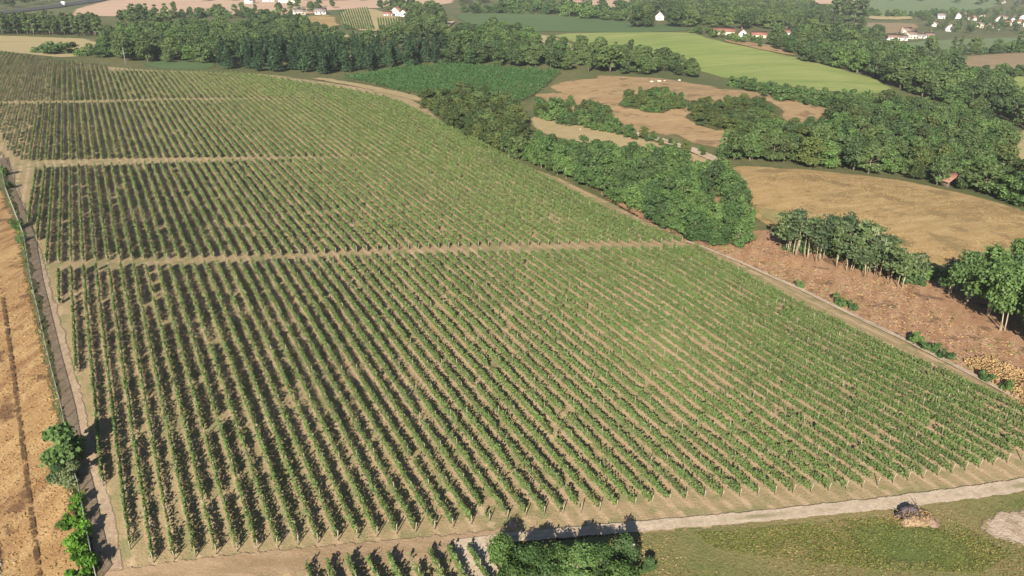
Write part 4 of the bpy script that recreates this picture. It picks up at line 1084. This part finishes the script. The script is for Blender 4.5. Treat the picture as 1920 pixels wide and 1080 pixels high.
# brush heap beside the road
x, y, z = gpt(1712, 972)
root = link('brush_heap', None, loc=(x, y, z), scale=0.88); tag(root, 'burnt brush heap with straw and sticks beside the dirt road', 'brush heap')
def mound(name, mat, c, rx, ry, h, seed, parent):
    r = np.random.default_rng(seed); n1, n2 = 9, 22
    Vs, Qs = [], []
    for i in range(n1):
        f = i / (n1 - 1)
        for j in range(n2):
            a = 6.283 * j / n2
            q = (1 - f) ** 0.8 * (1 + 0.18 * math.sin(3*a + seed) + r.normal(0, .07))
            Vs.append((c[0] + rx*q*math.cos(a), c[1] + ry*q*math.sin(a), -0.1 + h * (1 - (1-f)**1.8) * (1 + r.normal(0, .08))))
    for i in range(n1-1):
        for j in range(n2): Qs.append((i*n2+j, i*n2+(j+1)%n2, (i+1)*n2+(j+1)%n2, (i+1)*n2+j))
    b = MB(); b.add(Vs, Qs)
    return link(name, b.mesh(name, M[mat]), parent)
mound('straw_mound', 'brush', (-0.3,-0.6), 2.0, 1.3, 0.9, 3, root)
mound('ash_mound', 'char', (-0.3,0.7), 1.9, 1.15, 1.45, 4, root)
mound('earth_mound', 'brown_roof', (1.6,-0.5), 1.5, 1.3, 0.8, 5, root)
for i in range(46):
    a = rng.uniform(0, 6.283); q = rng.uniform(0.2, 2.0); L_ = rng.uniform(0.5, 1.3)
    p = np.array([math.cos(a)*q*1.1, math.sin(a)*q*0.8, rng.uniform(0.25, 0.95)]); d_ = rng.normal(size=3); d_[2] = abs(d_[2])*0.3; d_ /= np.linalg.norm(d_)
    b = MB(); b.tube([p, p + d_*L_*0.5 + (0,0,.06), p + d_*L_], [0.055,0.045,0.02], 5)
    link('branch', b.mesh('branch', M['char' if i % 3 == 0 else 'brush']), root)
b = MB(); n = 450
a = rng.uniform(0, 6.283, n); q = np.sqrt(rng.random(n)) * 2.3
b.leaves(np.column_stack([np.cos(a)*q*1.15, np.sin(a)*q*0.85 - 0.3, 0.95*(1-(q/2.5)**2) + rng.uniform(0, .25, n)]), rng.normal(size=(n, 3)), 0.16, 0.25)
tag(link('twigs', b.mesh('twigs', M['straw']), root), kind='stuff')
# heap of cut logs
HP = ground([(1805,678),(1850,668),(1935,706),(2010,740),(2010,800),(1925,770),(1870,730)])
cx, cy = HP.mean(0); cz = float(H(cx, cy)[0])
root = link('log_heap', None, loc=(cx, cy, cz)); tag(root, 'long heap of orange freshly cut logs beside the path', 'log heap')
lo, hi = HP.min(0), HP.max(0); b = MB(); kk = 0
LOGS = []
for s_ in range(3):
    bb = MB(); L_ = [0.5, 0.6, 0.7][s_]
    bb.tube([(-L_*.5,0,0),(0,0,0.01),(L_*.5,0,0)], [0.075,0.08,0.07], 7); LOGS.append(bb.mesh('log', M['log']))
while kk < 3600:
    p = rng.uniform(lo, hi)
    if not inside(HP, p[0:1], p[1:2])[0]: continue
    kk += 1
    zz = float(rng.uniform(0.05, 0.45))
    a = R(55) + rng.normal(0, 0.5)
    if kk <= 290:
        o = link('log', LOGS[kk % 3], root, (p[0]-cx, p[1]-cy, float(H(*p)[0]) - cz + zz + 0.08), a)
        o.rotation_euler = (0, rng.normal(0, 0.25), a)
    else:
        d_ = np.array([math.cos(a), math.sin(a), rng.normal(0, .2)]) * rng.uniform(0.18, 0.34)
        c = np.array([p[0]-cx, p[1]-cy, float(H(*p)[0]) - cz + zz])
        b.tube([c - d_, c + d_], [0.075, 0.07], 5)
tag(link('logs', b.mesh('log_mass', M['log']), root), kind='stuff')
# pale stones on the clearing
for px, py, s, lab in ((1222,154,3.2,'large pale rock at left on the crest of the clearing'), (1236,153,3.6,'largest pale rock on the crest of the clearing'), (1246,152,2.2,'small pale rock in the middle of the clearing crest'), (1274,151,2.6,'pale rock at right on the crest of the clearing'), (1088,243,1.4,'pale rock at the edge of the stubble strip')):
    s *= 0.55
    x, y, z = gpt(px, py)
    r = np.random.default_rng(px)
    Vs, Qs, n1, n2 = [], [], 6, 10
    for i in range(n1):
        th = math.pi * (i + 0.3) / n1
        for j in range(n2):
            a = 6.283 * j / n2; q = 1 + r.normal(0, .13)
            Vs.append((s*0.5*q*math.sin(th)*math.cos(a), s*0.4*q*math.sin(th)*math.sin(a), s*0.25*q*math.cos(th) + s*0.1))
    for i in range(n1-1):
        for j in range(n2): Qs.append((i*n2+j, (i+1)*n2+j, (i+1)*n2+(j+1)%n2, i*n2+(j+1)%n2))
    b = MB(); b.add(Vs, Qs, [(0, j, j+1) for j in range(1, n2-1)])
    tag(link('rock', b.mesh('rock', M['stone']), loc=(x, y, z)), lab, 'rock', 'pale rocks on the clearing')

# ------------------------------------------------------------------ grass, weeds, brushwood
def tufts(name, poly, n, size, mat, label, tall=1.0, world=None, patch=None):
    P = ground(poly) if world is None else world
    lo, hi = P.min(0), P.max(0)
    X = rng.uniform(lo, hi, (int(n * 2.2), 2)); X = X[inside(P, X[:, 0], X[:, 1])][:n]
    if patch:
        w = np.sin(X[:, 0] * patch[0] + 1.3 * np.sin(X[:, 1] * patch[0] * 0.7)) * np.sin(X[:, 1] * patch[0] * 1.1 + patch[1])
        X = X[w + rng.normal(0, 0.35, len(X)) > patch[2]]
    z = H(X[:, 0], X[:, 1]); m = len(X)
    s = size * rng.uniform(0.5, 1.4, m)
    a = rng.uniform(0, 6.283, m)
    d = np.stack([np.cos(a), np.sin(a), np.zeros(m)], 1) * s[:, None]
    lean = rng.normal(0, 0.5, (m, 2)) * s[:, None]
    B = np.column_stack([X, z + 0.02])
    top = B + np.column_stack([lean, s * tall])
    V = np.stack([B - d * 0.5, B + d * 0.5, top + d * 0.55, top - d * 0.55], 1).reshape(-1, 3)
    return tag(link(name, np_mesh(name, V, np.arange(len(V)).reshape(-1, 4), M[mat])), label, kind='stuff')
tufts('dry_grass', [(-40,520),(50,520),(72,600),(112,760),(132,900),(178,1085),(185,1120),(-60,1120)], 9000, 0.16, 'straw', 'dry orange grass standing on the stubble field', 0.9)
tufts('weeds', [(5,330),(30,430),(50,520),(70,600),(108,760),(128,900),(165,1090),(188,1090),(150,900),(120,770),(80,590),(58,520),(42,430),(14,340)], 3600, 0.42, 'green_blade', 'mixed weeds along the foot of the fence', 1.2)
tufts('meadow_grass', [(1300,1000),(1480,985),(1640,972),(1800,985),(1900,1040),(1840,1075),(1640,1070),(1480,1050),(1340,1030)], 16000, 0.12, 'green_blade', 'green rough grass in the middle of the meadow', 1.1, patch=(0.5, 0.4, -0.6))
tufts('straw_grass', [(1190,1008),(1450,988),(1700,964),(1930,932),(1930,1120),(900,1120),(930,1085),(1000,1040)], 14000, 0.12, 'straw', 'straw coloured grass in the meadow below the road', 0.9, patch=(0.3, 2.2, 0.0))
tufts('sparse_green_grass', [(1190,1008),(1450,988),(1700,964),(1930,932),(1930,1120),(900,1120),(930,1085),(1000,1040)], 9000, 0.11, 'green_blade', 'thin green grass over the rest of the meadow', 0.9, patch=(0.25, 0.9, 0.0))
tufts('vineyard_weeds', [(225,1075),(150,760),(105,510),(700,490),(1290,462),(1920,760),(1930,880),(1650,940),(1200,980),(880,1008),(500,1050)], 44000, 0.12, 'green_blade', 'sparse weeds and dry grass between the near vine rows', 0.7, patch=(0.12, 1.0, -0.1))
tufts('pasture_grass', [(1385,345),(1500,322),(1650,338),(1760,358),(1930,402),(1930,520),(1740,506),(1560,474),(1440,428)], 15000, 0.22, 'straw', 'dry grass tussocks on the brown pasture', 0.7, patch=(0.09, 0.5, -0.5))
SP = ground([(1300,462),(1400,460),(1450,440),(1500,500),(1720,540),(1790,600),(1930,660),(1930,752),(1480,533)])
b = MB(); lo, hi = SP.min(0), SP.max(0); kk = 0
while kk < 1500:
    p = rng.uniform(lo, hi)
    if not inside(SP, p[0:1], p[1:2])[0]: continue
    kk += 1
    a = R(-62) + rng.normal(0, 0.45); L_ = rng.uniform(0.4, 1.6)
    c = np.array([*p, float(H(*p)[0]) + rng.uniform(0.05, 0.3)]); d_ = np.array([math.cos(a), math.sin(a), rng.normal(0, .15)]) * L_ / 2
    b.tube([c - d_, c + d_], [0.035, 0.02], 3)
tag(link('brushwood', b.mesh('brushwood', M['stick'])), 'pale cut branches strewn over the felled strip', kind='stuff')
tufts('felled_strip_regrowth', None, 2500, 0.3, 'green_blade', 'green regrowth in patches on the felled strip', 1.0, world=SP, patch=(0.22, 1.4, 0.35))
tufts('felled_strip_weeds', None, 5000, 0.2, 'straw', 'dry weeds among the cut branches of the felled strip', 1.0, world=SP)

# ------------------------------------------------------------------ air
hz, nt, bs = node_mat('haze')
nt.nodes.remove(bs)
pv = nt.nodes.new('ShaderNodeVolumePrincipled')
pv.inputs['Color'].default_value = (0.86, 0.90, 0.96, 1)
pv.inputs['Density'].default_value = HAZE_DENSITY
pv.inputs['Anisotropy'].default_value = 0.0
nt.links.new(pv.outputs[0], nt.nodes['Material Output'].inputs['Volume'])
zlo = float(GZ.min()) - 1.0
b = MB(); b.box((0, 0, (zlo + 64.0) / 2), (8200, 8200, 64.0 - zlo))
tag(link('haze', b.mesh('haze', hz)), 'thin summer haze over the valley', kind='stuff')
